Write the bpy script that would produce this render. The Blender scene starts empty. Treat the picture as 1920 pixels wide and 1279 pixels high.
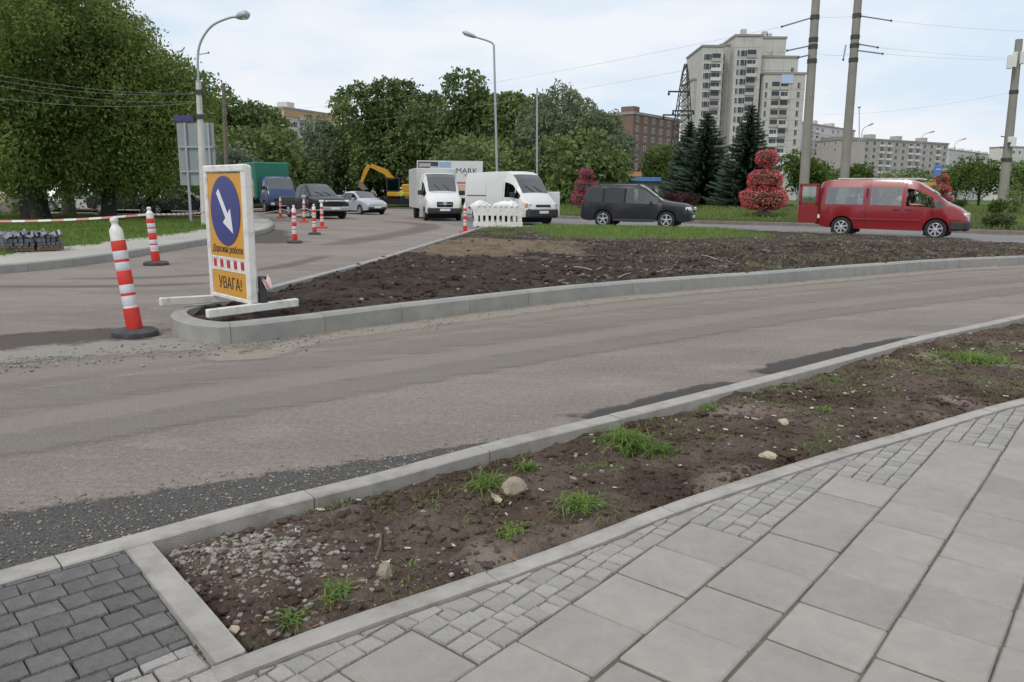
import bpy, bmesh, math, random
import numpy as np
from math import radians as R, sin, cos, pi, sqrt, atan2
from mathutils import Vector, Matrix, noise as mnoise

random.seed(7); rng = np.random.default_rng(7)
sc = bpy.context.scene
COL = sc.collection

# ------------------------------------------------------------------ camera
FPX, HORIZ, ROLL, CAMZ = 1450.0, 362.0, R(0.6), 1.45
PITCH = math.atan((639.5 - HORIZ) / FPX)
cd = bpy.data.cameras.new('camera'); cam = bpy.data.objects.new('camera', cd); COL.objects.link(cam)
cd.sensor_width = 36.0; cd.lens = FPX / 1920 * 36; cd.clip_start = 0.05; cd.clip_end = 6000
cam.matrix_world = Matrix.Translation((0, 0, CAMZ)) @ Matrix.Rotation(pi / 2 - PITCH, 4, 'X') @ Matrix.Rotation(ROLL, 4, 'Z')
sc.camera = cam
# ------------------------------------------------------------------ sky, sun, exposure
SUN_EL, SUN_AZ = R(52), R(215)          # azimuth clockwise from +Y: behind the camera, a little to its left
w = bpy.data.worlds.new('World'); sc.world = w; w.use_nodes = True
nt = w.node_tree; nt.nodes.clear()
out = nt.nodes.new('ShaderNodeOutputWorld'); bg = nt.nodes.new('ShaderNodeBackground')
sky = nt.nodes.new('ShaderNodeTexSky'); sky.sky_type = 'NISHITA'; sky.sun_disc = False
sky.sun_elevation = SUN_EL; sky.sun_rotation = SUN_AZ; sky.air_density = 1.0; sky.dust_density = 3.0
tc = nt.nodes.new('ShaderNodeTexCoord'); mp = nt.nodes.new('ShaderNodeMapping'); mp.inputs['Scale'].default_value = (1.2, 1.2, 4.0)
nz = nt.nodes.new('ShaderNodeTexNoise'); nz.inputs['Scale'].default_value = 2.2; nz.inputs['Detail'].default_value = 6; nz.inputs['Roughness'].default_value = .55
rp = nt.nodes.new('ShaderNodeValToRGB'); rp.color_ramp.elements[0].position = .40; rp.color_ramp.elements[0].color = (7.6, 8.8, 10.1, 1)
rp.color_ramp.elements[1].position = .57; rp.color_ramp.elements[1].color = (9.7, 10.0, 10.5, 1)
mx = nt.nodes.new('ShaderNodeMix'); mx.data_type = 'RGBA'
mx.inputs['Factor'].default_value = .88
nt.links.new(tc.outputs['Generated'], mp.inputs['Vector']); nt.links.new(mp.outputs[0], nz.inputs['Vector'])
nt.links.new(nz.outputs['Fac'], rp.inputs['Fac']); nt.links.new(rp.outputs['Color'], mx.inputs['B'])
nt.links.new(sky.outputs['Color'], mx.inputs['A']); nt.links.new(mx.outputs['Result'], bg.inputs['Color'])
bg.inputs['Strength'].default_value = 0.1
nt.links.new(bg.outputs[0], out.inputs['Surface'])
sd = bpy.data.lights.new('sun', 'SUN'); sd.energy = 1.5; sd.angle = R(13); sd.color = (1.0, .97, .92)
sun = bpy.data.objects.new('sun', sd); COL.objects.link(sun)
sdir = Vector((sin(SUN_AZ) * cos(SUN_EL), cos(SUN_AZ) * cos(SUN_EL), sin(SUN_EL)))
sun.rotation_euler = sdir.to_track_quat('Z', 'Y').to_euler(); sun.location = sdir * 60
sc.view_settings.view_transform = 'Standard'; sc.view_settings.look = 'None'
sc.view_settings.exposure = 0.0; sc.view_settings.gamma = 1.0; sc.view_settings.use_curve_mapping = False
sc.render.engine = 'CYCLES'
sc.cycles.max_bounces = 6; sc.cycles.diffuse_bounces = 3; sc.cycles.transparent_max_bounces = 12

# ------------------------------------------------------------------ surveying: photo pixel -> place on the ground
def ray(px, py):
    x = (px - 960) / FPX; y = -(py - 639.5) / FPX
    c, s = cos(ROLL), sin(ROLL); x, y = c * x - s * y, s * x + c * y
    return Vector((x, cos(PITCH) + y * sin(PITCH), -sin(PITCH) + y * cos(PITCH)))
def G(px, py, z=0.0):
    d = ray(px, py); t = (z - CAMZ) / d.z
    return Vector((d.x * t, d.y * t, z))
def P(px, py, Y):
    d = ray(px, py); t = Y / d.y
    return Vector((d.x * t, Y, CAMZ + d.z * t))

# ------------------------------------------------------------------ materials
MATS = {}
def nmat(name):
    m = bpy.data.materials.new(name); m.use_nodes = True
    nt = m.node_tree; b = nt.nodes['Principled BSDF']
    return m, nt, b
def lk(nt, a, b): nt.links.new(a, b)
def add(nt, t, **kw):
    n = nt.nodes.new(t)
    for k, v in kw.items():
        if k in n.inputs: n.inputs[k].default_value = v
        else: setattr(n, k, v)
    return n
def S(name, col, rough=.6, metal=0., var=.12, scale=6., bump=0., bscale=40., objrand=0., coat=0., dirt=None, spec=.5):
    """plain surface: base colour, slight uneven tone, fine relief, optional per-object difference and dirt"""
    if name in MATS: return MATS[name]
    m, nt, b = nmat(name)
    b.inputs['Roughness'].default_value = rough; b.inputs['Metallic'].default_value = metal
    b.inputs['Specular IOR Level'].default_value = spec
    if coat: b.inputs['Coat Weight'].default_value = coat; b.inputs['Coat Roughness'].default_value = .06
    tc = add(nt, 'ShaderNodeTexCoord')
    n1 = add(nt, 'ShaderNodeTexNoise', Scale=scale, Detail=5., Roughness=.6)
    lk(nt, tc.outputs['Object'], n1.inputs['Vector'])
    mr = add(nt, 'ShaderNodeMapRange'); mr.inputs['From Min'].default_value = .3; mr.inputs['From Max'].default_value = .7
    mr.inputs['To Min'].default_value = 1 - var; mr.inputs['To Max'].default_value = 1 + var
    lk(nt, n1.outputs['Fac'], mr.inputs['Value'])
    val = mr.outputs[0]
    if objrand:
        oi = add(nt, 'ShaderNodeObjectInfo')
        m2 = add(nt, 'ShaderNodeMapRange'); m2.inputs['To Min'].default_value = 1 - objrand; m2.inputs['To Max'].default_value = 1 + objrand
        lk(nt, oi.outputs['Random'], m2.inputs['Value'])
        mu = add(nt, 'ShaderNodeMath', operation='MULTIPLY'); lk(nt, val, mu.inputs[0]); lk(nt, m2.outputs[0], mu.inputs[1]); val = mu.outputs[0]
    vm = add(nt, 'ShaderNodeVectorMath', operation='SCALE'); vm.inputs[0].default_value = col[:3]; lk(nt, val, vm.inputs['Scale'])
    colout = vm.outputs[0]
    if dirt:
        n3 = add(nt, 'ShaderNodeTexNoise', Scale=dirt[1], Detail=6., Roughness=.65); lk(nt, tc.outputs['Object'], n3.inputs['Vector'])
        r3 = add(nt, 'ShaderNodeMapRange'); r3.inputs['From Min'].default_value = .5; r3.inputs['From Max'].default_value = .75; r3.inputs['To Max'].default_value = dirt[2]
        lk(nt, n3.outputs['Fac'], r3.inputs['Value'])
        mm = add(nt, 'ShaderNodeMix', data_type='RGBA'); lk(nt, r3.outputs[0], mm.inputs['Factor']); lk(nt, colout, mm.inputs['A']); mm.inputs['B'].default_value = (*dirt[0], 1)
        colout = mm.outputs['Result']
    lk(nt, colout, b.inputs['Base Color'])
    if bump:
        n2 = add(nt, 'ShaderNodeTexNoise', Scale=bscale, Detail=4.); lk(nt, tc.outputs['Object'], n2.inputs['Vector'])
        bp = add(nt, 'ShaderNodeBump', Strength=bump, Distance=.01); lk(nt, n2.outputs['Fac'], bp.inputs['Height']); lk(nt, bp.outputs[0], b.inputs['Normal'])
    MATS[name] = m; return m
def LEAF(name, c1, c2, trans=.35, big=.25):
    """foliage: every leaf its own tone (random per island) plus branch-sized tone patches, thin and translucent"""
    if name in MATS: return MATS[name]
    m, nt, b = nmat(name)
    ge = add(nt, 'ShaderNodeNewGeometry'); n = add(nt, 'ShaderNodeTexNoise', Scale=big, Detail=3.)
    lk(nt, ge.outputs['Position'], n.inputs['Vector'])
    a = add(nt, 'ShaderNodeMath', operation='MULTIPLY_ADD'); lk(nt, ge.outputs['Random Per Island'], a.inputs[0]); a.inputs[1].default_value = .42
    s = add(nt, 'ShaderNodeMapRange'); s.inputs['From Min'].default_value = .35; s.inputs['From Max'].default_value = .65; s.inputs['To Max'].default_value = .55
    lk(nt, n.outputs['Fac'], s.inputs['Value']); lk(nt, s.outputs[0], a.inputs[2])
    mm = add(nt, 'ShaderNodeMix', data_type='RGBA'); mm.inputs['A'].default_value = (*c1, 1); mm.inputs['B'].default_value = (*c2, 1)
    lk(nt, a.outputs[0], mm.inputs['Factor'])
    lk(nt, mm.outputs['Result'], b.inputs['Base Color']); b.inputs['Roughness'].default_value = .6; b.inputs['Specular IOR Level'].default_value = .25
    tr = add(nt, 'ShaderNodeBsdfTranslucent'); lk(nt, mm.outputs['Result'], tr.inputs['Color'])
    ms = add(nt, 'ShaderNodeMixShader'); ms.inputs[0].default_value = trans
    lk(nt, b.outputs[0], ms.inputs[1]); lk(nt, tr.outputs[0], ms.inputs[2])
    lk(nt, ms.outputs[0], nt.nodes['Material Output'].inputs['Surface'])
    MATS[name] = m; return m
def GLASS(name, tint, refl=1.0, base=.02):
    if name in MATS: return MATS[name]
    m, nt, b = nmat(name)
    t = add(nt, 'ShaderNodeBsdfTransparent'); t.inputs[0].default_value = (*tint, 1)
    g = add(nt, 'ShaderNodeBsdfGlossy'); g.inputs['Roughness'].default_value = .03; g.inputs['Color'].default_value = (refl, refl, refl, 1)
    f = add(nt, 'ShaderNodeFresnel'); f.inputs[0].default_value = 1.55
    mr = add(nt, 'ShaderNodeMapRange'); mr.inputs['To Min'].default_value = base; mr.inputs['To Max'].default_value = 1.0; lk(nt, f.outputs[0], mr.inputs['Value'])
    ms = add(nt, 'ShaderNodeMixShader'); lk(nt, mr.outputs[0], ms.inputs[0]); lk(nt, t.outputs[0], ms.inputs[1]); lk(nt, g.outputs[0], ms.inputs[2])
    lk(nt, ms.outputs[0], nt.nodes['Material Output'].inputs['Surface'])
    MATS[name] = m; return m

# ------------------------------------------------------------------ mesh collecting and tagging
class MB:
    def __init__(s): s.v = []; s.f = []; s.m = []
    def q(s, pts, mi=0):
        b = len(s.v); s.v += [tuple(p) for p in pts]; s.f.append(tuple(range(b, b + len(pts)))); s.m.append(mi); return s
    def mesh(s, vs, fs, mi=0):
        b = len(s.v); s.v += [tuple(p) for p in vs]; s.f += [tuple(i + b for i in f) for f in fs]; s.m += [mi] * len(fs); return s
    def box(s, c, d, M=None, mi=0, ch=0.0):
        x, y, z = d[0] / 2, d[1] / 2, d[2] / 2
        if ch > 0:
            k = min(ch, x * .9, y * .9, z * .9); vs = []; idx = {}
            for sx in (-1, 1):
                for sy in (-1, 1):
                    for sz in (-1, 1):
                        for a in range(3):
                            p = [sx * x, sy * y, sz * z]
                            for bq in range(3):
                                if bq != a: p[bq] -= (sx, sy, sz)[bq] * k
                            idx[(sx, sy, sz, a)] = len(vs); vs.append(p)
            fs = []
            for a in range(3):
                o = [i for i in range(3) if i != a]
                for sa in (-1, 1):
                    f = []
                    for (p, q) in ((-1, -1), (1, -1), (1, 1), (-1, 1)):
                        kk = [0, 0, 0]; kk[a] = sa; kk[o[0]] = p; kk[o[1]] = q; f.append(idx[(*kk, a)])
                    if (sa > 0) == (a == 1): f.reverse()
                    fs.append(f)
            for a in range(3):
                o = [i for i in range(3) if i != a]
                for p in (-1, 1):
                    for q in (-1, 1):
                        k0 = [0, 0, 0]; k0[o[0]] = p; k0[o[1]] = q; k0[a] = -1; k1 = list(k0); k1[a] = 1
                        f = [idx[(*k0, o[0])], idx[(*k1, o[0])], idx[(*k1, o[1])], idx[(*k0, o[1])]]; fs.append(f)
            for sx in (-1, 1):
                for sy in (-1, 1):
                    for sz in (-1, 1): fs.append([idx[(sx, sy, sz, a)] for a in range(3)])
        else:
            vs = [(-x, -y, -z), (x, -y, -z), (x, y, -z), (-x, y, -z), (-x, -y, z), (x, -y, z), (x, y, z), (-x, y, z)]
            fs = [(0, 3, 2, 1), (4, 5, 6, 7), (0, 1, 5, 4), (1, 2, 6, 5), (2, 3, 7, 6), (3, 0, 4, 7)]
        if M is not None: vs = [M @ Vector(p) for p in vs]
        return s.mesh([(p[0] + c[0], p[1] + c[1], p[2] + c[2]) for p in vs], fs, mi)
    def tube(s, path, rad, n=8, mi=0, cap=True):
        path = [Vector(p) for p in path]
        if not hasattr(rad, '__len__'): rad = [rad] * len(path)
        vs = []; fs = []; ref = None
        for i, p in enumerate(path):
            t = (path[min(i + 1, len(path) - 1)] - path[max(i - 1, 0)]).normalized()
            if ref is None: ref = Vector((1, 0, 0)) if abs(t.x) < .8 else Vector((0, 1, 0))
            a = (ref - t * ref.dot(t)).normalized(); b = t.cross(a); ref = a
            for k in range(n):
                an = 2 * pi * k / n; vs.append(p + (a * cos(an) + b * sin(an)) * rad[i])
        for i in range(len(path) - 1):
            for k in range(n):
                k2 = (k + 1) % n; fs.append((i * n + k, i * n + k2, (i + 1) * n + k2, (i + 1) * n + k))
        if cap: fs.append(tuple(reversed(range(n)))); fs.append(tuple(range((len(path) - 1) * n, len(path) * n)))
        return s.mesh(vs, fs, mi)
    def lathe(s, prof, n=20, c=(0, 0, 0), M=None, mi=0, cap=True):
        vs = []; fs = []
        for (r, z) in prof:
            for k in range(n):
                a = 2 * pi * k / n; p = Vector((r * cos(a), r * sin(a), z))
                if M is not None: p = M @ p
                vs.append((p[0] + c[0], p[1] + c[1], p[2] + c[2]))
        for i in range(len(prof) - 1):
            for k in range(n):
                k2 = (k + 1) % n; fs.append((i * n + k, i * n + k2, (i + 1) * n + k2, (i + 1) * n + k))
        if cap: fs.append(tuple(reversed(range(n)))); fs.append(tuple(range((len(prof) - 1) * n, len(prof) * n)))
        return s.mesh(vs, fs, mi)
    def prism(s, poly, z0, z1, mi=0, top=True, bot=True):
        n = len(poly); vs = [(p[0], p[1], z0) for p in poly] + [(p[0], p[1], z1) for p in poly]
        fs = [(i, (i + 1) % n, n + (i + 1) % n, n + i) for i in range(n)]
        if top: fs.append(tuple(range(n, 2 * n)))
        if bot: fs.append(tuple(reversed(range(n))))
        return s.mesh(vs, fs, mi)
    def ico(s, c, r, sq=(1, 1, 1), jit=.2, sub=1, mi=0):
        vs, fs = ICO[sub]; an = random.random() * 6.28; ca, sa = cos(an), sin(an); o = []
        for p in vs:
            k = 1 + random.uniform(-jit, jit); x, y, z = p[0] * r * sq[0] * k, p[1] * r * sq[1] * k, p[2] * r * sq[2] * k
            o.append((c[0] + x * ca - y * sa, c[1] + x * sa + y * ca, c[2] + z))
        return s.mesh(o, fs, mi)
    def build(s, name, mats, parent=None, smooth=None, loc=None, rz=None):
        me = bpy.data.meshes.new(name); me.from_pydata(s.v, [], s.f)
        for m in (mats if isinstance(mats, (list, tuple)) else [mats]): me.materials.append(m)
        if any(s.m): me.polygons.foreach_set('material_index', s.m)
        me.update()
        if smooth is not None:
            me.polygons.foreach_set('use_smooth', [True] * len(me.polygons)); me.set_sharp_from_angle(angle=R(smooth))
        return link(name, me, parent, loc, rz)
def _ico(sub):
    bm = bmesh.new(); bmesh.ops.create_icosphere(bm, subdivisions=sub, radius=1.0)
    v = [tuple(x.co) for x in bm.verts]; f = [tuple(q.index for q in x.verts) for x in bm.faces]; bm.free(); return v, f
ICO = {1: _ico(1), 2: _ico(2), 3: _ico(3)}
def link(name, data, parent=None, loc=None, rz=None):
    o = bpy.data.objects.new(name, data); COL.objects.link(o)
    if parent is not None: o.parent = parent
    if loc is not None: o.location = loc
    if rz is not None: o.rotation_euler = (0, 0, rz)
    return o
def tag(o, label=None, cat=None, group=None, kind=None):
    if label: o['label'] = label
    if cat: o['category'] = cat
    if group: o['group'] = group
    if kind: o['kind'] = kind
    return o
def thing(name, label, cat, loc=(0, 0, 0), rz=0., group=None, scale=1.0):
    o = link(name, None, None, loc, rz); o.empty_display_size = .2; o.scale = (scale,) * 3
    return tag(o, label, cat, group)
def quads(name, co, mat, parent=None, k=4):
    """many separate k-gons from an (n,k,3) array"""
    n = len(co); me = bpy.data.meshes.new(name)
    me.vertices.add(n * k); me.vertices.foreach_set('co', np.ascontiguousarray(co, dtype=np.float32).ravel())
    me.loops.add(n * k); me.loops.foreach_set('vertex_index', np.arange(n * k, dtype=np.int32))
    me.polygons.add(n); me.polygons.foreach_set('loop_start', np.arange(0, n * k, k, dtype=np.int32))
    me.materials.append(mat); me.update(calc_edges=True); me.validate()
    return link(name, me, parent)
def fbm(x, y, z=0., o=4):
    return mnoise.fractal(Vector((x, y, z)), 1.0, 2.0, o, noise_basis='PERLIN_ORIGINAL')
def resample(pts, step):
    """Catmull-Rom through 2D points, evenly re-spaced"""
    pts = [Vector((p[0], p[1])) for p in pts]; ext = [pts[0] * 2 - pts[1]] + pts + [pts[-1] * 2 - pts[-2]]; fine = []
    for i in range(1, len(ext) - 2):
        p0, p1, p2, p3 = ext[i - 1:i + 3]
        for k in range(24):
            t = k / 24; fine.append(.5 * ((2 * p1) + (p2 - p0) * t + (2 * p0 - 5 * p1 + 4 * p2 - p3) * t * t + (3 * p1 - p0 - 3 * p2 + p3) * t ** 3))
    fine.append(pts[-1]); d = [0.]
    for a, b in zip(fine, fine[1:]): d.append(d[-1] + (b - a).length)
    n = max(2, int(round(d[-1] / step)) + 1); outp = []; j = 0
    for k in range(n):
        s = d[-1] * k / (n - 1)
        while j < len(d) - 2 and d[j + 1] < s: j += 1
        t = (s - d[j]) / max(1e-9, d[j + 1] - d[j]); outp.append(fine[j].lerp(fine[j + 1], min(1, max(0, t))))
    return outp
def normals2(pts):
    o = []
    for i in range(len(pts)):
        t = (pts[min(i + 1, len(pts) - 1)] - pts[max(i - 1, 0)]).normalized(); o.append(Vector((-t.y, t.x)))   # left of travel
    return o
def offset(pts, d): return [p + n * d for p, n in zip(pts, normals2(pts))]
_SEG = {}
def _seg(pts):
    k = id(pts)
    if k not in _SEG:
        a = np.array([(p[0], p[1]) for p in pts]); _SEG[k] = (a[:-1], a[1:] - a[:-1], np.maximum(1e-9, ((a[1:] - a[:-1]) ** 2).sum(1)), np.concatenate([a, a[:1]]), pts)
    return _SEG[k]
def inside(poly, x, y):
    c = _seg(poly)[3]; xi, yi, xj, yj = c[:-1, 0], c[:-1, 1], c[1:, 0], c[1:, 1]
    m = (yi > y) != (yj > y)
    if not m.any(): return False
    xi, yi, xj, yj = xi[m], yi[m], xj[m], yj[m]
    return bool((x < (xj - xi) * (y - yi) / (yj - yi) + xi).sum() % 2)
def pdist(pts, x, y):
    a, d, l2, _, _ = _seg(pts); px = x - a[:, 0]; py = y - a[:, 1]
    t = np.clip((px * d[:, 0] + py * d[:, 1]) / l2, 0, 1); ex = px - t * d[:, 0]; ey = py - t * d[:, 1]
    return float(np.sqrt((ex * ex + ey * ey).min()))
def copy_tree(o, parent=None):
    c = o.copy(); COL.objects.link(c); c.parent = parent
    for ch in list(o.children): copy_tree(ch, c)
    return c

# ================================================================== THE SETTING
def posmat(name, c1, c2, c3, big=.35, mid=3., fine=90., bump=.25, rough=.92, bdist=.012, w3=.5, stretch=None, speck=.35):
    """ground surface by world position: two tones in broad patches, a third in blotches, fine grain relief"""
    if name in MATS: return MATS[name]
    m, nt, b = nmat(name); b.inputs['Roughness'].default_value = rough; b.inputs['Specular IOR Level'].default_value = .2
    ge = add(nt, 'ShaderNodeNewGeometry'); vec = ge.outputs['Position']
    if stretch:
        mp = add(nt, 'ShaderNodeMapping'); mp.inputs['Rotation'].default_value = (0, 0, stretch[0]); mp.inputs['Scale'].default_value = (stretch[1], stretch[2], 1)
        lk(nt, vec, mp.inputs['Vector']); svec = mp.outputs[0]
    else: svec = vec
    n1 = add(nt, 'ShaderNodeTexNoise', Scale=big, Detail=6., Roughness=.6); lk(nt, svec, n1.inputs['Vector'])
    n2 = add(nt, 'ShaderNodeTexNoise', Scale=mid, Detail=7., Roughness=.65); lk(nt, svec, n2.inputs['Vector'])
    n3 = add(nt, 'ShaderNodeTexNoise', Scale=fine, Detail=3., Roughness=.7); lk(nt, vec, n3.inputs['Vector'])
    def ramp(src, a, bb, hi=1.):
        r = add(nt, 'ShaderNodeMapRange'); r.inputs['From Min'].default_value = a; r.inputs['From Max'].default_value = bb; r.inputs['To Max'].default_value = hi
        lk(nt, src, r.inputs['Value']); return r.outputs[0]
    m1 = add(nt, 'ShaderNodeMix', data_type='RGBA'); m1.inputs['A'].default_value = (*c1, 1); m1.inputs['B'].default_value = (*c2, 1); lk(nt, ramp(n1.outputs['Fac'], .38, .62), m1.inputs['Factor'])
    m2 = add(nt, 'ShaderNodeMix', data_type='RGBA'); m2.inputs['B'].default_value = (*c3, 1); lk(nt, m1.outputs['Result'], m2.inputs['A']); lk(nt, ramp(n2.outputs['Fac'], .5, .72, w3), m2.inputs['Factor'])
    sp = add(nt, 'ShaderNodeMapRange'); sp.inputs['From Min'].default_value = .3; sp.inputs['From Max'].default_value = .7; sp.inputs['To Min'].default_value = 1 - speck; sp.inputs['To Max'].default_value = 1 + speck
    lk(nt, n3.outputs['Fac'], sp.inputs['Value'])
    n4 = add(nt, 'ShaderNodeTexNoise', Scale=fine * .22, Detail=4., Roughness=.8); lk(nt, vec, n4.inputs['Vector'])
    s4 = add(nt, 'ShaderNodeMapRange'); s4.inputs['From Min'].default_value = .3; s4.inputs['From Max'].default_value = .7; s4.inputs['To Min'].default_value = 1 - speck * .6; s4.inputs['To Max'].default_value = 1 + speck * .6; lk(nt, n4.outputs['Fac'], s4.inputs['Value'])
    mq = add(nt, 'ShaderNodeMath', operation='MULTIPLY'); lk(nt, sp.outputs[0], mq.inputs[0]); lk(nt, s4.outputs[0], mq.inputs[1])
    vm = add(nt, 'ShaderNodeVectorMath', operation='SCALE'); lk(nt, m2.outputs['Result'], vm.inputs[0]); lk(nt, mq.outputs[0], vm.inputs['Scale'])
    lk(nt, vm.outputs[0], b.inputs['Base Color'])
    bp = add(nt, 'ShaderNodeBump', Strength=bump, Distance=bdist); lk(nt, n3.outputs['Fac'], bp.inputs['Height']); lk(nt, bp.outputs[0], b.inputs['Normal'])
    MATS[name] = m; return m
def patchmat(name, c1, c2, fine=120., nscale=5., soft=.25, nk=1.1, bump=.4, amount=1.0, stretch=None, bias=0.0):
    """a layer of dust, dirt or millings with a ragged thinning edge (attribute 'edge': 1 in the middle, 0 at the rim)"""
    if name in MATS: return MATS[name]
    m, nt, b = nmat(name); b.inputs['Roughness'].default_value = .95; b.inputs['Specular IOR Level'].default_value = .15
    ge = add(nt, 'ShaderNodeNewGeometry'); at = add(nt, 'ShaderNodeAttribute', attribute_name='edge')
    vec = ge.outputs['Position']
    if stretch:
        mp = add(nt, 'ShaderNodeMapping'); mp.inputs['Rotation'].default_value = (0, 0, stretch[0]); mp.inputs['Scale'].default_value = (stretch[1], stretch[2], 1)
        lk(nt, vec, mp.inputs['Vector']); svec = mp.outputs[0]
    else: svec = vec
    n1 = add(nt, 'ShaderNodeTexNoise', Scale=nscale, Detail=8., Roughness=.7); lk(nt, svec, n1.inputs['Vector'])
    n3 = add(nt, 'ShaderNodeTexNoise', Scale=fine, Detail=3., Roughness=.75); lk(nt, vec, n3.inputs['Vector'])
    s1 = add(nt, 'ShaderNodeMath', operation='MULTIPLY_ADD'); lk(nt, n1.outputs['Fac'], s1.inputs[0]); s1.inputs[1].default_value = nk; lk(nt, at.outputs['Fac'], s1.inputs[2])
    r = add(nt, 'ShaderNodeMapRange', interpolation_type='SMOOTHSTEP'); r.inputs['From Min'].default_value = nk * .5 + .25 - soft + bias; r.inputs['From Max'].default_value = nk * .5 + .25 + soft + bias; r.inputs['To Max'].default_value = amount
    lk(nt, s1.outputs[0], r.inputs['Value'])
    mr = add(nt, 'ShaderNodeMapRange'); mr.inputs['From Min'].default_value = .32; mr.inputs['From Max'].default_value = .68; lk(nt, n3.outputs['Fac'], mr.inputs['Value'])
    mm = add(nt, 'ShaderNodeMix', data_type='RGBA'); mm.inputs['A'].default_value = (*c1, 1); mm.inputs['B'].default_value = (*c2, 1); lk(nt, mr.outputs[0], mm.inputs['Factor'])
    lk(nt, mm.outputs['Result'], b.inputs['Base Color'])
    bp = add(nt, 'ShaderNodeBump', Strength=bump, Distance=.015); lk(nt, n3.outputs['Fac'], bp.inputs['Height']); lk(nt, bp.outputs[0], b.inputs['Normal'])
    t = add(nt, 'ShaderNodeBsdfTransparent'); ms = add(nt, 'ShaderNodeMixShader'); lk(nt, r.outputs[0], ms.inputs[0]); lk(nt, t.outputs[0], ms.inputs[1]); lk(nt, b.outputs[0], ms.inputs[2])
    lk(nt, ms.outputs[0], nt.nodes['Material Output'].inputs['Surface'])
    MATS[name] = m; return m
def ribbon(name, path, wl, wr, mat, z, step=.15, kind='stuff', endfade=True, sharp_l=False, sharp_r=False):
    """strip laid along a path, wl to the left and wr to the right of travel (numbers or functions of 0..1)"""
    pts = resample(path, step); nn = normals2(pts); vs = []; ed = []; K = 7; n = len(pts)
    for i, (p, q) in enumerate(zip(pts, nn)):
        t = i / (n - 1); a = wl(t) if callable(wl) else wl; b_ = wr(t) if callable(wr) else wr
        ef = min(1, t * 6, (1 - t) * 6) if endfade else 1
        for k in range(K):
            u = k / (K - 1); d = -b_ + (a + b_) * u; pp = p + q * d; vs.append((pp.x, pp.y, z))
            e = 1.0
            if not sharp_r: e = min(e, u * 2)
            if not sharp_l: e = min(e, (1 - u) * 2)
            ed.append(e * ef)
    fs = [(i * K + k, i * K + k + 1, (i + 1) * K + k + 1, (i + 1) * K + k)[::-1] for i in range(n - 1) for k in range(K - 1)]
    me = bpy.data.meshes.new(name); me.from_pydata(vs, [], fs); at = me.attributes.new('edge', 'FLOAT', 'POINT'); at.data.foreach_set('value', ed)
    me.materials.append(mat); me.update(); return tag(link(name, me), kind=kind)

# --- ground sheet to the horizon, road sheet on it
M_GROUND = posmat('meadow', (.05, .075, .022), (.075, .09, .035), (.10, .085, .05), big=.05, mid=.6, fine=8.)
tag(MB().q([(-2500, -2500, -.06), (2500, -2500, -.06), (2500, 2500, -.06), (-2500, 2500, -.06)]).build('ground', M_GROUND), kind='structure')
M_ROAD = posmat('asphalt_dusty', (.272, .233, .204), (.218, .186, .163), (.322, .280, .244), big=.5, mid=2.2, fine=120., bump=.8, speck=.42, stretch=(R(-45), .5, 1.2), w3=.75)
tag(MB().q([(-120, -8, 0), (140, -8, 0), (140, 68, 0), (-120, 68, 0)]).build('road', M_ROAD), kind='structure')
M_FAR_ROAD = posmat('asphalt_old', (.215, .205, .198), (.185, .175, .17), (.24, .23, .222), big=.2, mid=1.2, fine=60., bump=.3, speck=.15)
# wearing course already laid on the road behind the island
fr = [(-1.3, 30.6), (1.5, 33.4), (8.2, 32.0), (11.3, 29.4), (14.2, 26.0), (16.2, 23.6), (20.5, 21.2), (40, 15), (60, 12), (60, 26), (40, 28), (25, 30), (20.7, 31.6), (18.9, 32.6), (14.7, 38.3), (9.6, 40.3), (4.2, 45), (2.6, 46.6), (-1, 50), (-6, 52), (-4, 40)]
tag(MB().q([(x, y, .004) for x, y in fr]).build('road', M_FAR_ROAD), kind='structure')

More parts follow.
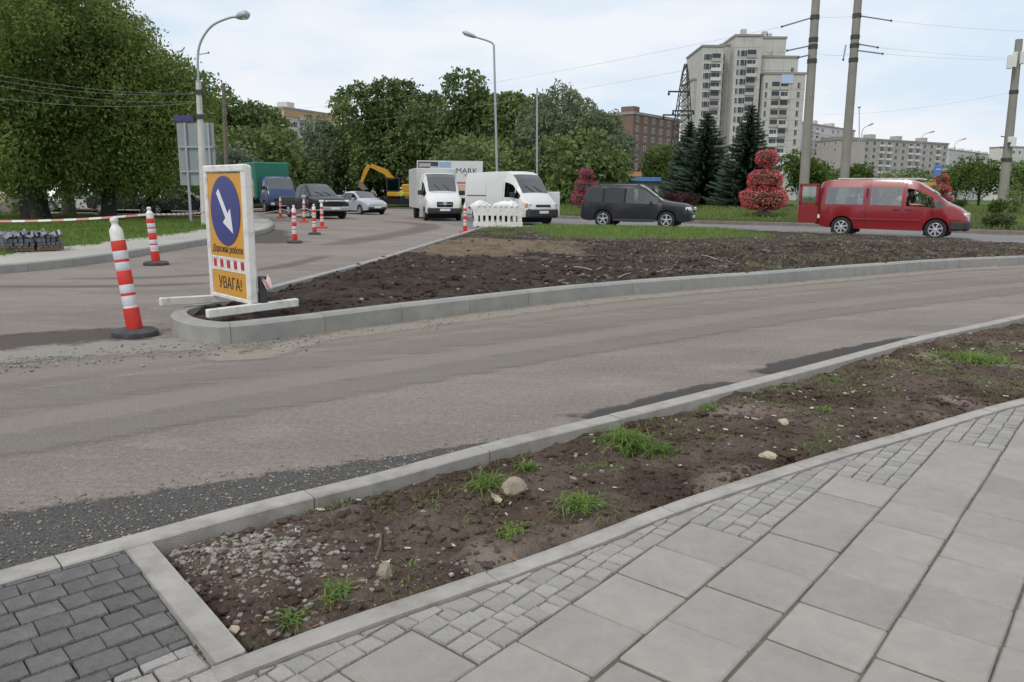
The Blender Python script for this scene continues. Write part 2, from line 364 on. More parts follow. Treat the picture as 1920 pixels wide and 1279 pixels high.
# --- kerbs
M_KERB = S('kerb_concrete', (.355, .332, .30), .9, var=.12, scale=9, bump=.35, bscale=160, objrand=.07, dirt=((.17, .145, .115), 4, .7))
M_KERB_ISL = S('kerb_concrete_blue', (.295, .292, .27), .9, var=.12, scale=5, bump=.3, bscale=140, objrand=.06, dirt=((.40, .345, .26), 2.2, .6))
M_MORTAR = S('mortar', (.13, .12, .105), .95, bump=.4)
def kerb(name, path, width, zt, zb, piece, mat, ch=.02, gap=.006, jz=.002, ch2=.006, rise=0.):
    pts = resample(path, .1); nn = normals2(pts); prof_in = [(.008, zb), (.008, zt - .03), (ch + .006, zt - .012), (width - .01, zt - .012), (width - .01, zb)]
    def sweep(mb, i0, i1, prof, g0=0., g1=0.):
        b = len(mb.v); k = len(prof); rows = range(i0, i1 + 1)
        for i in rows:
            t = (pts[min(i + 1, len(pts) - 1)] - pts[max(i - 1, 0)]).normalized(); p = pts[i].copy()
            if i == i0: p = p + t * g0
            if i == i1: p = p - t * g1
            for d, z in prof: q = p + nn[i] * d; mb.v.append((q.x, q.y, z + rise * i / (len(pts) - 1)))
        nr = len(rows)
        for r in range(nr - 1):
            for j in range(k - 1): mb.f.append((b + r * k + j, b + (r + 1) * k + j, b + (r + 1) * k + j + 1, b + r * k + j + 1)); mb.m.append(0)
        mb.f.append(tuple(b + j for j in range(k))); mb.m.append(0); mb.f.append(tuple(b + (nr - 1) * k + j for j in reversed(range(k)))); mb.m.append(0)
    core = MB(); sweep(core, 0, len(pts) - 1, prof_in); par = tag(core.build(name, M_MORTAR), kind='structure')
    step = max(2, int(round(piece / .1))); i = 0
    while i < len(pts) - 1:
        j = min(i + step, len(pts) - 1)
        if len(pts) - 1 - j < 3: j = len(pts) - 1
        dz = random.uniform(-jz, jz); mb = MB()
        pf = [(0, zb), (0, zt - ch + dz), (ch, zt + dz), (width - ch2, zt + dz), (width, zt - ch2 + dz), (width, zb)]
        sweep(mb, i, j, pf, gap / 2, gap / 2); mb.build('kerbstone', mat, par, smooth=25); i = j
    return par
KA = [(-3.6, .9), (-2.4, 1.98), (-1.83, 2.52), (-1.38, 2.94), (-1.17, 3.13), (-.79, 3.44), (-.62, 3.58), (-.2, 3.96), (.1, 4.21), (.7, 4.68), (1.15, 5.05), (2.2, 5.93), (3.07, 6.68), (3.92, 7.40), (5.3, 8.45), (6.07, 9.02), (8.3, 10.5), (12, 12.6)]
KA_W = .118
kerb('kerb', KA[::-1], KA_W, .12, -.15, .97, M_KERB, ch=.012)          # travel leftwards: its left side is the verge side
KA_R = resample(KA, .1); KA_IN = offset(KA_R, -KA_W)
KB = [(-.868, 2.052), (-1.475, 2.735)]
kerb('kerb', KB, -.098, .078, -.12, .5, M_KERB, ch=-.008, ch2=-.006, rise=.038)
EC = [(-.876, 2.046), (-.55, 2.315), (-.06, 2.675), (.33, 2.985), (.80, 3.375), (1.65, 3.99), (2.33, 4.44), (3.07, 4.94), (3.62, 5.28), (4.7, 5.92), (6.5, 6.9), (9, 8.2)]
EC_W = .085
kerb('kerb', EC, -EC_W, .0665, -.12, 1.0, M_KERB, ch=-.006, ch2=-.006)
EC_R = resample(EC, .1); EC_IN = offset(EC_R, -EC_W)
# island between the roads
ISL_F = [(-1.3, 28.6), (-1.66, 24.8), (-2.39, 17.3), (-2.7, 14.3), (-3.05, 11.8), (-3.33, 9.98), (-3.50, 8.85), (-3.60, 8.25), (-3.52, 7.86), (-3.24, 7.46), (-2.92, 7.25), (-2.66, 7.26), (-2.08, 7.78), (-1.22, 8.66), (-.76, 9.08), (.2, 10.0), (1.38, 11.0), (3.0, 12.12), (4.0, 12.72), (5.8, 13.95), (7.83, 15.3), (9.2, 16.12), (11.3, 17.1), (14.5, 18.2), (19, 19.2), (24, 19.6)]
ISL_W = .16
kerb('kerb', ISL_F, ISL_W, .2, -.12, 1.0, M_KERB_ISL, ch=.03)
ISL_R = resample(ISL_F, .1)
# far kerb of the cross road, left kerb of the side road
FK = [(-6, 54), (-2, 50.5), (2.7, 46.2), (4.15, 44.6), (9.5, 40.0), (14.6, 37.6), (18.8, 32.4), (20.6, 31.2), (28, 28.6), (45, 26), (70, 24)]
M_KERB_OLD = S('kerb_old_brown', (.20, .165, .145), .95, var=.2, scale=3, objrand=.1)
kerb('kerb', FK, .16, .17, -.1, 3.0, M_KERB_OLD)
LK = [(-26, 4.5), (-16, 8.2), (-11, 11.3), (-9.0, 12.9), (-8.35, 14.3), (-8.2, 16.0), (-8.25, 20), (-8.25, 24), (-8.6, 27.3), (-9.25, 30), (-10.3, 33.4), (-12.8, 40), (-16, 46), (-22, 50), (-40, 52)]
kerb('kerb', LK, .15, .16, -.1, 1.0, M_KERB_ISL)
LK_R = resample(LK, .4)

# --- soil, lawns and verges
def sheet(name, poly, res, zf, mat, attr=None, kind='structure', grow=0):
    xs = [p[0] for p in poly]; ys = [p[1] for p in poly]; x0, y0 = min(xs), min(ys); nx = int((max(xs) - x0) / res) + 2; ny = int((max(ys) - y0) / res) + 2
    keep = {}; vs = []; fs = []; at = []
    def vid(i, j):
        k = keep.get((i, j))
        if k is None:
            x, y = x0 + i * res, y0 + j * res; k = keep[(i, j)] = len(vs); vs.append((x, y, zf(x, y)))
            if attr: at.append(attr(x, y))
        return k
    for j in range(ny):
        yc = y0 + (j + .5) * res; xi = []                      # scanline crossings
        for a, b in zip(poly, list(poly[1:]) + [poly[0]]):
            if (a[1] > yc) != (b[1] > yc): xi.append(a[0] + (b[0] - a[0]) * (yc - a[1]) / (b[1] - a[1]))
        xi.sort()
        for a, b in zip(xi[::2], xi[1::2]):
            for i in range(int(math.ceil((a - x0) / res - .5)), int(math.floor((b - x0) / res - .5)) + 1):
                fs.append((vid(i, j), vid(i + 1, j), vid(i + 1, j + 1), vid(i, j + 1)))
    me = bpy.data.meshes.new(name); me.from_pydata(vs, [], fs); me.materials.append(mat)
    if attr:
        ca = me.color_attributes.new('zone', 'FLOAT_COLOR', 'POINT'); ca.data.foreach_set('color', np.array([(*c, 1.) for c in at], dtype=np.float32).ravel())
    me.polygons.foreach_set('use_smooth', [True] * len(fs)); me.update()
    return tag(link(name, me), kind=kind)
def soilmat(name, dark, mid, light, green, fine=55., bump=.9, bd=.02):
    """earth: dark crumbs, paler dry patches; zone attribute R = dry tan, G = green"""
    if name in MATS: return MATS[name]
    m, nt, b = nmat(name); b.inputs['Roughness'].default_value = .97; b.inputs['Specular IOR Level'].default_value = .1
    ge = add(nt, 'ShaderNodeNewGeometry'); at = add(nt, 'ShaderNodeAttribute', attribute_name='zone'); sep = add(nt, 'ShaderNodeSeparateColor'); lk(nt, at.outputs['Color'], sep.inputs[0])
    n1 = add(nt, 'ShaderNodeTexNoise', Scale=2.2, Detail=7., Roughness=.65); n2 = add(nt, 'ShaderNodeTexNoise', Scale=fine, Detail=4., Roughness=.75)
    lk(nt, ge.outputs['Position'], n1.inputs['Vector']); lk(nt, ge.outputs['Position'], n2.inputs['Vector'])
    def ramp(src, a, bb, lo=0., hi=1.):
        r = add(nt, 'ShaderNodeMapRange'); r.inputs['From Min'].default_value = a; r.inputs['From Max'].default_value = bb; r.inputs['To Min'].default_value = lo; r.inputs['To Max'].default_value = hi
        lk(nt, src, r.inputs['Value']); return r.outputs[0]
    def mix(a, bcol, f):
        q = add(nt, 'ShaderNodeMix', data_type='RGBA')
        if isinstance(a, tuple): q.inputs['A'].default_value = (*a, 1)
        else: lk(nt, a, q.inputs['A'])
        q.inputs['B'].default_value = (*bcol, 1); lk(nt, f, q.inputs['Factor']); return q.outputs['Result']
    c = mix(dark, mid, ramp(n1.outputs['Fac'], .4, .62)); c = mix(c, light, ramp(n2.outputs['Fac'], .58, .75, 0, .6))
    def zone(ch, col, c):
        s = add(nt, 'ShaderNodeMath', operation='MULTIPLY_ADD'); lk(nt, n1.outputs['Fac'], s.inputs[0]); s.inputs[1].default_value = .9; lk(nt, sep.outputs[ch], s.inputs[2])
        return mix(c, col, ramp(s.outputs[0], .75, 1.15, 0, .9))
    c = zone(0, light, c); c = zone(1, green, c)
    vm = add(nt, 'ShaderNodeVectorMath', operation='SCALE'); lk(nt, c, vm.inputs[0]); lk(nt, ramp(n2.outputs['Fac'], .3, .7, .72, 1.28), vm.inputs['Scale'])
    lk(nt, vm.outputs[0], b.inputs['Base Color'])
    bp = add(nt, 'ShaderNodeBump', Strength=bump, Distance=bd); lk(nt, n2.outputs['Fac'], bp.inputs['Height']); lk(nt, bp.outputs[0], b.inputs['Normal'])
    MATS[name] = m; return m
SOIL_DARK, SOIL_MID, SOIL_DRY = (.050, .036, .029), (.088, .068, .057), (.17, .135, .11)
M_SOIL = soilmat('soil_verge', (.082, .056, .044), (.155, .117, .095), (.27, .222, .185), (.07, .10, .03), fine=70)
M_SOIL_ISL = soilmat('soil_island', SOIL_DARK, SOIL_MID, (.25, .185, .13), (.13, .175, .05), fine=26, bd=.05)
def v2(l): return [Vector((p[0], p[1])) for p in l]
KB_R = offset(resample(KB, .1), -.098)
def sstep(a, b, x): t = max(0, min(1, (x - a) / (b - a))); return t * t * (3 - 2 * t)
near_poly = [(-1.40, 2.74)] + [(p.x, p.y) for p in KA_IN if -1.36 < p.x] + [(12, 12)] + [(p.x, p.y) for p in reversed(EC_R)]
near_poly = [(x + 0, y) for x, y in near_poly]
def near_z(x, y):
    return .062 - .045 * (1 - sstep(.02, .10, min(pdist(EC_R, x, y), pdist(KB_R, x, y)))) + .030 * fbm(x * 1.6, y * 1.6) + .024 * fbm(x * 6, y * 6, 3) + .010 * fbm(x * 22, y * 22, 5) + .02 * max(0, min(1, (x - 1) / 3)) - .045 * max(0, fbm(x * 2.3, y * 2.3, 9) - .25)
def near_zone(x, y):
    t = fbm(x * 1.3, y * 1.3, 21); return (max(0, min(1, .15 + .9 * t)), max(0, min(1, .10 + .55 * fbm(x * 1.1, y * 1.1, 40))), 0)
sheet('soil', near_poly, .022, near_z, M_SOIL, near_zone)
isl_in = [p for p in offset(ISL_R, .07)]
ISL_FAR = [(24, 20.2), (20.2, 21.0), (16.0, 23.4), (14.0, 25.8), (11.1, 29.1), (8.0, 31.7), (1.5, 33.0), (-.9, 30.6)]
isl_poly = [(p.x, p.y) for p in isl_in] + ISL_FAR
ISL_FAR_R = resample(ISL_FAR, .5)
def sstep(a, b, x): t = max(0, min(1, (x - a) / (b - a))); return t * t * (3 - 2 * t)
def isl_z(x, y):
    e = pdist(ISL_FAR_R, x, y) if (y > 18 or x > 10) else 5.
    up = sstep(0, 1.2, e)
    rough = 1 - .6 * sstep(18, 24, y)
    return -.03 + up * (.185 + rough * (.05 * fbm(x * .9, y * .9, 2) + .045 * fbm(x * 3.1, y * 3.1, 7) + .03 * fbm(x * 9, y * 9, 4)))
def isl_zone(x, y):
    y0_, x0_ = y, x; y = y + 1.6 * fbm(x0_ * .6, y0_ * .4, 91); x = x + .9 * fbm(x0_ * .7, y0_ * .5, 93)
    tan = sstep(14.6, 17.2, y + .7 * x * .3) * (1 - sstep(21.5, 23.5, y)) * (1 - sstep(.6, 3.0, x - (y - 16) * .12)) * .62
    x, y = x0_, y0_
    g = sstep(20.5, 25, y - .15 * (x - 1) + 2.2 * fbm(x * .5, y * .35, 61)) * (1 - sstep(7.0, 10., x)) * (.35 + .5 * sstep(.2, 2.2, x + .8 * fbm(x, y * .5, 17)))
    g2 = .30 * sstep(1.5, 4, x) * max(0, .5 + 1.2 * fbm(x * .5, y * .5, 50))
    dry = (.26 + .25 * fbm(x * .7, y * .7, 33)) * sstep(.0, 2.5, x - (y - 12) * .1) * (1 - g)
    return (min(1, max(tan, dry)), min(1, max(g, g2)), 0)
sheet('soil', isl_poly, .085, isl_z, M_SOIL_ISL, isl_zone)
# lawn and laid paving on the left
LK_IN = offset(LK_R, .14)
walk = [(p.x, p.y) for p in LK_IN] + [(p.x, p.y) for p in reversed(offset(LK_R, 2.0))]
M_SAND = posmat('sandy_base', (.42, .40, .36), (.36, .335, .295), (.47, .455, .42), big=.6, mid=4., fine=60., bump=.4, speck=.15)
walk_tri = MB()
for a, b, c, d in zip(LK_IN, LK_IN[1:], offset(LK_R, 2.0)[1:], offset(LK_R, 2.0)): walk_tri.q([(a.x, a.y, .145), (b.x, b.y, .145), (c.x, c.y, .145), (d.x, d.y, .145)][::-1])
tag(walk_tri.build('pavement', M_SAND), kind='structure')
M_LAWN = soilmat('lawn_soil', (.05, .07, .02), (.07, .095, .03), (.16, .14, .07), (.10, .16, .03), fine=30, bd=.04)
lawn_in = offset(LK_R, 1.55)
lawn_poly = [(p.x, p.y) for p in lawn_in if p.y < 34.5] + [(-13.5, 35), (-15, 38.5), (-24, 41), (-60, 43), (-60, 6)]
def lawn_z(x, y): return .16 + .06 * fbm(x * .5, y * .5, 8) - .05 * (1 - sstep(0, .8, pdist(lawn_in, x, y) + .4 * fbm(x * 1.2, y * 1.2, 3)))
sheet('lawn', lawn_poly, .3, lawn_z, M_LAWN, lambda x, y: (0, .75, 0))
FK_R = resample(FK, .5); FK_IN = offset(FK_R, .1)
FK_ROWS = [offset(FK_R, d) for d in (.13, .5, 1.0, 1.8, 3.0)]
verge_poly = [(p.x, p.y) for p in offset(FK_R, 2.3)] + [(200, 40), (200, 170), (-3, 170), (-8, 62)]
def verge_z(x, y): return .13 + .42 * sstep(0, 11, pdist(FK_R, x, y)) + .03 * fbm(x * .3, y * .3, 5) if y < 90 else .56
tag(MB().mesh([(p.x, p.y, verge_z(p.x, p.y)) for r in FK_ROWS for p in r], [(k * len(FK_R) + i, k * len(FK_R) + i + 1, (k + 1) * len(FK_R) + i + 1, (k + 1) * len(FK_R) + i) for k in range(4) for i in range(len(FK_R) - 1)]).build('lawn', M_LAWN), kind='structure')
sheet('lawn', verge_poly, 1.1, lambda x, y: verge_z(x, y) - .015, M_LAWN, lambda x, y: (max(0, .4 * fbm(x * .15, y * .15, 11)), .6 + .3 * fbm(x * .2, y * .2, 1), 0))
wood_poly = [(-120, 62), (-30, 63), (-22, 66), (-14, 78), (-8, 80), (-4, 66), (-3, 64), (-3, 170), (-120, 170)]
sheet('ground', wood_poly, 3., lambda x, y: .10 + .2 * fbm(x * .1, y * .1), M_LAWN, lambda x, y: (.1, .35, 0))

# --- millings, dirt, dust lying on the road
M_MILL = patchmat('asphalt_millings', (.038, .035, .033), (.22, .205, .19), fine=120., nscale=9., soft=.10, nk=.7, bump=1.0)
pathA = [Vector((p[0], p[1])) for p in KA]
def mw(t):     # width of the un-laid strip beside the near kerb
    return float(np.interp(t, [0, .12, .19, .23, .26, .31, .5, 1], [1.1, 1.05, .62, .42, .26, .16, .15, .12])) + .07 * fbm(t * 60, 1) + .04 * fbm(t * 200, 4)
ribbon('gravel', KA, mw, -.0, M_MILL, .005, step=.08, sharp_r=True, endfade=False)
M_DIRT = patchmat('dark_dirt', (.075, .060, .052), (.13, .108, .095), fine=45., nscale=2.2, soft=.2, nk=1.2)
ribbon('dirt', [(-3.5, 7.95), (-4.3, 7.55), (-5.3, 7.0), (-6.6, 6.3), (-8.5, 5.2)], .62, .55, M_DIRT, .006)
M_DUST = patchmat('pale_sand', (.22, .20, .17), (.52, .49, .435), fine=110., nscale=4.5, soft=.35, nk=2.0, bump=.8, amount=.85)
ribbon('sand', [(-7.5, 4.6), (-6.0, 5.45), (-4.9, 6.15), (-3.9, 6.85), (-3.2, 7.18), (-2.3, 7.4)], lambda t: .28 + .34 * t, lambda t: .42 + .16 * sin(t * 9), M_DUST, .009)
M_STREAK = patchmat('sand_streak', (.25, .215, .175), (.46, .415, .345), fine=90., nscale=1.6, soft=.35, nk=1.7, amount=.75, stretch=(R(-42), .3, 2.6))
fr_front = [p for p in ISL_F if p[1] < 19.5 and p[0] > -2.8]
ribbon('sand', [(x + .10, y - .14) for x, y in fr_front], .16, .34, M_STREAK, .007)
M_STREAK2 = patchmat('gravel_track', (.13, .113, .10), (.45, .41, .365), fine=100., nscale=1.8, soft=.5, nk=2.8, amount=.5, stretch=(R(-42), .35, 2.4))
def lane(f):
    o = []
    for (x, y) in [(-8, 1.2), (-5.5, 3.2), (-4.2, 4.3), (-2.9, 5.5), (-1.7, 6.5), (-.5, 7.5), (.9, 8.6), (2.4, 9.75), (4.4, 11.1), (6.9, 12.7), (9.6, 14.2), (13, 15.6)]:
        nx, ny = -.63, .77; o.append((x + nx * f, y + ny * f))
    return o
ribbon('gravel', lane(.05), .38, .34, M_STREAK2, .0065)
ribbon('gravel', lane(-1.0), .30, .26, patchmat('gravel_thin', (.15, .13, .113), (.42, .38, .335), fine=110., nscale=2.2, soft=.3, nk=2.0, amount=.55, stretch=(R(-42), .4, 2.)), .0075)
M_TRACK = patchmat('worn_track', (.22, .19, .162), (.43, .376, .32), fine=130., nscale=.9, soft=.5, nk=1.0, amount=.6, stretch=(R(-42), .25, 1.5), bump=.15)
ribbon('sand', lane(-.55), .34, .34, M_TRACK, .0045); ribbon('sand', lane(.85), .42, .35, M_TRACK, .0048)
M_STAIN = patchmat('tar_stain', (.07, .062, .058), (.105, .095, .088), fine=90., nscale=3.2, soft=.2, nk=1.9, amount=.85)
ribbon('dirt', [(.35, 4.85), (.75, 5.1), (1.2, 5.5), (1.75, 5.95)], .12, .16, M_STAIN, .008); ribbon('dirt', [(1.95, 6.1), (2.7, 6.75), (3.4, 7.3), (4.4, 8.0)], .20, .12, M_STAIN, .008)
M_TYRE = patchmat('tyre_marks', (.10, .09, .086), (.14, .125, .118), fine=20., nscale=.8, soft=.35, nk=1.3, amount=.3, stretch=(R(-80), .2, 2.))
ribbon('dirt', [(-7.4, 12.6), (-5.8, 13.0), (-4.6, 14.6), (-4.2, 18)], .25, .25, M_TYRE, .006)
ribbon('dirt', [(-8.0, 11.4), (-6.2, 11.6), (-4.6, 12.2)], .22, .22, M_TYRE, .0065)
ribbon('dirt', [(-5.0, 20), (-4.2, 25), (-3.4, 31), (-4, 36), (-7, 40)], .9, .5, M_TYRE, .0055)
ribbon('dirt', [(-9.6, 30), (-8.6, 27), (-7.2, 23), (-6.3, 21.5)], 1.0, 1.2, patchmat('dark_dirt_thin', (.10, .085, .078), (.135, .118, .108), fine=30., nscale=.7, soft=.3, nk=1.2, amount=.75), .0065)

# loose stones on the un-laid strip and along the island kerb
M_GRIT = S('loose_grit', (.26, .235, .205), .95, var=.7, scale=30)
mb = MB(); rdn = normals2(KA_R); i1 = len(KA_R)
for k in range(4200):
    i = int(abs(random.gauss(0, .16)) * i1 * 1.0 + .06 * i1)
    if i >= i1 - 1: continue
    t = i / i1; q = KA_R[i] + rdn[i] * (random.uniform(0, 1) ** 1.2 * (mw(t) + .02)) + Vector((random.uniform(-.05, .05), 0)); r = random.choice((.0025, .0035, .005, .007)); mb.ico((q.x, q.y, .006 + r * .3), r, (1.2, .9, .7), .25)
for k in range(1200):
    x, y = random.choice(fr_front[:-4]); j = random.uniform(0, 1); a_ = fr_front.index((x, y)); x2, y2 = fr_front[a_ + 1]; d = abs(random.gauss(0, .28)); x, y = x + (x2 - x) * j + .62 * d, y + (y2 - y) * j - .72 * d; r = random.choice((.004, .006, .008, .011)); mb.ico((x, y, .008 + r * .3), r, (1.2, .9, .7), .25)
for k in range(800):
    t = random.uniform(0, 1); x, y = -6.6 + 4.6 * t + random.gauss(0, .25), 5.1 + 2.35 * t + random.gauss(0, .22); r = random.choice((.004, .006, .009, .014)); mb.ico((x, y, .01 + r * .3), r, (1.2, .9, .7), .25)
tag(mb.build('gravel', M_GRIT), kind='stuff')

mb = MB()
for (px, py, wd_) in [(1010, 556, .7), (1085, 551, .8), (1240, 540, .6), (1330, 533, .9), (1560, 516, 1.0), (1810, 499, 1.3), (1650, 508, .7)]:
    g = G(px, py, 0); mb.ico((g.x, g.y + .04, 0), 1, (wd_ * .5, .15, .06), .06, 3)
mb.v = [(x + .03 * fbm(x * 5, y * 5), y + .03 * fbm(x * 5, y * 5, 4), z + .02 * fbm(x * 9, y * 9, 2)) for x, y, z in mb.v]
tag(mb.build('sand', posmat('drift_sand', (.36, .31, .24), (.42, .37, .29), (.30, .255, .20), big=3., mid=12., fine=140., bump=.5), smooth=60), kind='stuff')

# --- pavement: slabs and setts
TH = R(-39.49); UA = Vector((cos(TH), sin(TH))); WA = Vector((-sin(TH), cos(TH))); PZ = .062; HP = CAMZ - PZ
TW = .21455 * HP; U0 = -.79479 * HP; JO = {-1: 5.815, 0: 7.232, 1: 7.610, 2: 9.006}
M_BED = S('joint_sand', (.12, .10, .082), .97, var=.3, scale=12, bump=.5)
M_SLAB = S('paving_slab', (.315, .288, .258), .9, var=.11, scale=9, bump=.5, bscale=150, objrand=.11, dirt=((.21, .195, .175), 3.0, .5))
M_SETT = S('pale_sett', (.305, .286, .262), .85, var=.14, scale=14, bump=1.0, bscale=55, objrand=.11, dirt=((.22, .20, .18), 6, .3))
M_DARK = S('dark_sett', (.125, .119, .115), .8, var=.22, scale=12, bump=1.0, bscale=60, objrand=.14, dirt=((.20, .19, .175), 3.5, .35))
bed = [(-3.4, .3), (-3.4, 1.0)] + [(p.x, p.y) for p in KA_IN if p.x < -1.43] + [(-1.42, 2.72), (-.80, 2.03)] + [(p.x, p.y) for p in EC_IN] + [(9.5, 7), (9.5, .3)]
PAVE = tag(MB().q([(x, y, PZ - .008) for x, y in bed]).build('pavement', M_BED), kind='structure')
def clip(poly, a, n):
    """keep the side of the line through a where (p-a).n >= 0"""
    o = []
    for p, q in zip(poly, poly[1:] + poly[:1]):
        dp, dq = (p - a).dot(n), (q - a).dot(n)
        if dp >= 0: o.append(p)
        if (dp >= 0) != (dq >= 0): o.append(p.lerp(q, dp / (dp - dq)))
    return o
def area(p): return abs(sum(a.x * b.y - b.x * a.y for a, b in zip(p, p[1:] + p[:1]))) / 2
def pz(c):
    """the paved corner before the cross kerb rises to the level of the road kerb"""
    if (c - BA).dot(BN) > 0: return PZ
    return .116 - .05 * sstep(0, .95, pdist(KA_IN, c.x, c.y))
def sett(poly, mat, gap=.0032, zj=.003, rough=.0025, name='paver'):
    if len(poly) < 3 or area(poly) < .0002: return
    poly = [p + Vector((random.uniform(-.0025, .0025), random.uniform(-.0025, .0025))) for p in poly]
    c = sum(poly, Vector((0, 0))) / len(poly); n = len(poly)
    def shr(p, d): v = p - c; return c + v * max(.3, 1 - d / max(v.length, 1e-4))
    dz = random.uniform(-zj, zj) + pz(c) - PZ; mb = MB(); b = [shr(p, gap) for p in poly]; t = [shr(p, gap + .0035) for p in poly]
    vs = [(p.x, p.y, PZ - .03) for p in b] + [(p.x, p.y, PZ - .006 + dz) for p in b] + [(p.x, p.y, PZ + dz + random.uniform(-rough, rough)) for p in t]
    fs = [(i, (i + 1) % n, n + (i + 1) % n, n + i) for i in range(n)] + [(n + i, n + (i + 1) % n, 2 * n + (i + 1) % n, 2 * n + i) for i in range(n)] + [tuple(range(2 * n, 3 * n))]
    mb.mesh(vs, fs); ox = (c.x, c.y, 0)
    mb.v = [(x - c.x, y - c.y, z) for x, y, z in mb.v]; mb.build(name, mat, PAVE, loc=ox)
EC_X = [EC_IN[0] - (EC_IN[2] - EC_IN[0]).normalized() * 6] + EC_IN
def edge_side(p):
    """distance from the edging into the pavement, nearest point and inward normal"""
    best = None
    for a, b in zip(EC_X, EC_X[1:]):
        ab = b - a; t = max(0, min(1, (p - a).dot(ab) / ab.length_squared)); q = a + ab * t; d = (p - q).length
        if best is None or d < best[0]: n = Vector((ab.y, -ab.x)).normalized(); best = (d, q, n)
    d, q, n = best; return ((p - q).dot(n), q, n)
BDIR = (Vector(KB[0]) - Vector(KB[1])).normalized(); BN = Vector((-BDIR.y, BDIR.x)); BA = Vector(KB[0]) + BN * .0   # line of the cross kerb, BN towards the slabs
def uw(u, w_): return UA * u + WA * w_
slab_me = None; FR = (-1.0, 5.6)
for k in range(-7, 19):
    u0 = U0 + k * TW; jo = JO.get(k, JO.get(k, 7 + (k * .37) % 1)) * TW
    ws = [jo + m * TW for m in range(-30, 40)]; last = None
    for w0 in ws:
        w1 = w0 + TW; ul = uw(u0, w1)
        if edge_side(ul)[0] < .055: last = w0; break
        cc = uw(u0 + TW / 2, w0 + TW / 2); pr = cam.matrix_world.inverted() @ Vector((cc.x, cc.y, PZ))
        if pr.z > -.3: continue
        sx, sy = -pr.x / pr.z * FPX, -pr.y / pr.z * FPX
        if abs(sx) > 960 + 1000 or sy < -640 - 700: continue
        if (cc - BA).dot(BN) < .12 and cc.y < 2.2: continue
        if slab_me is None:
            h = TW / 2 - .0045; so = MB().box((0, 0, -.03), (2 * h, 2 * h, .06), ch=.006).build('slab', M_SLAB, PAVE); slab_me = so.data
        else: so = link('slab', slab_me, PAVE)
        so.location = (cc.x + random.uniform(-.002, .002), cc.y + random.uniform(-.002, .002), PZ + random.uniform(-.0025, .0025)); so.rotation_euler = (random.uniform(-.007, .007), random.uniform(-.007, .007), TH + random.uniform(-.006, .006) + random.choice((0, pi / 2, pi, 3 * pi / 2)) + random.uniform(-.006, .006))
    if last is None: continue
    # the stepped rest of the column up to the edging, in three rows of small setts
    rows = 4; rw = TW / rows
    for r in range(rows):
        wpos = last
        while wpos < last + 2.6:
            ln = random.choice((.055, .075, .09, .11)); a = [uw(u0 + r * rw, wpos), uw(u0 + (r + 1) * rw, wpos), uw(u0 + (r + 1) * rw, wpos + ln), uw(u0 + r * rw, wpos + ln)]; wpos += ln
            c = sum(a, Vector((0, 0))) / 4; d, q, n = edge_side(c)
            if d < -.12: break
            if c.x > 6.5 or (c - BA).dot(BN) < -.02: continue
            sett(clip(a, q + n * .004, n), M_SETT)
# dark setts before the cross kerb, pale ones below them
E1 = (KA_IN[22] - KA_IN[12]).normalized(); E2 = Vector((-E1.y, E1.x)); O = Vector((-1.46, 2.66))
bl = Vector((G(205, 1279, PZ).x, G(205, 1279, PZ).y)); br_ = Vector((G(372, 1206, PZ).x, G(372, 1206, PZ).y)); bd = (br_ - bl).normalized(); bnn = Vector((-bd.y, bd.x))
for r in range(-22, 5):
    s = -1.9 + random.uniform(0, .1)
    while s < 1.6:
        ln = random.choice((.075, .10, .10, .13)); rh = .093; a = [O + E1 * s + E2 * (r * rh), O + E1 * (s + ln) + E2 * (r * rh), O + E1 * (s + ln) + E2 * ((r + 1) * rh), O + E1 * s + E2 * ((r + 1) * rh)]; s += ln
        a = clip(a, Vector((KB[1][0], KB[1][1])) - BN * .004, -BN)
        if len(a) < 3: continue
        c = sum(a, Vector((0, 0))) / len(a)
        if c.x < -2.35 or c.y < 1.0: continue
        kp = min(KA_IN, key=lambda p: (p - c).length); i = KA_IN.index(kp); kn = -normals2(KA_IN)[i]
        a = clip(a, kp + kn * .004, kn)
        if len(a) < 3: continue
        ad = clip(a, bl, bnn); al = clip(a, bl, -bnn)
        if len(ad) >= 3: sett(ad, M_DARK, zj=.0012, gap=.0013, rough=.0012)
        if len(al) >= 3: sett(al, M_SETT)

# --- rubble, weeds and litter in the near verge
KB_L = [Vector(KB[0]), Vector(KB[1])]
def in_near(x, y): return inside(near_poly, x, y) and pdist(KB_L, x, y) > .115 and pdist(KA_IN, x, y) > .02 and pdist(EC_R, x, y) > .01
M_STONE = S('pebbles', (.235, .21, .178), .95, var=.7, scale=26, bump=.4, bscale=90)
def scatter(n, f, tries=30):
    o = []
    while len(o) < n and tries * n > 0:
        tries -= 1.0 / n; x, y = f()
        if in_near(x, y): o.append((x, y))
    return o
mb = MB()
for x, y in scatter(1100, lambda: (random.gauss(-1.06, .19), random.gauss(2.82, .13))): r = random.choice((.003, .004, .005, .006, .007, .009, .013)); mb.ico((x, y, near_z(x, y) + r * .2), r, (1.2, .9, .7), .25)
for x, y in scatter(260, lambda: (random.uniform(-1.0, 0), random.uniform(2.0, 2.8))): r = random.choice((.004, .006, .008, .012)); mb.ico((x, y, near_z(x, y) + r * .2), r, (1.2, .9, .7), .25)
for x, y in scatter(800, lambda: (random.uniform(-1.2, 7), random.uniform(2, 10))): r = random.choice((.004, .006, .009, .013)); mb.ico((x, y, near_z(x, y) + r * .2), r, (1.2, .9, .7), .25)
tag(mb.build('gravel', M_STONE), kind='stuff')
mb = MB()
for x, y in scatter(8500, lambda: (random.uniform(-1.3, 7), random.uniform(2, 10))): r = abs(random.gauss(0, .011)) + .003; mb.ico((x, y, near_z(x, y)), r, (1.2, 1, .75), .35)
tag(mb.build('dirt', M_SOIL), kind='stuff')
M_BUTT = S('cigarette_paper', (.52, .48, .41), .9, var=.15)
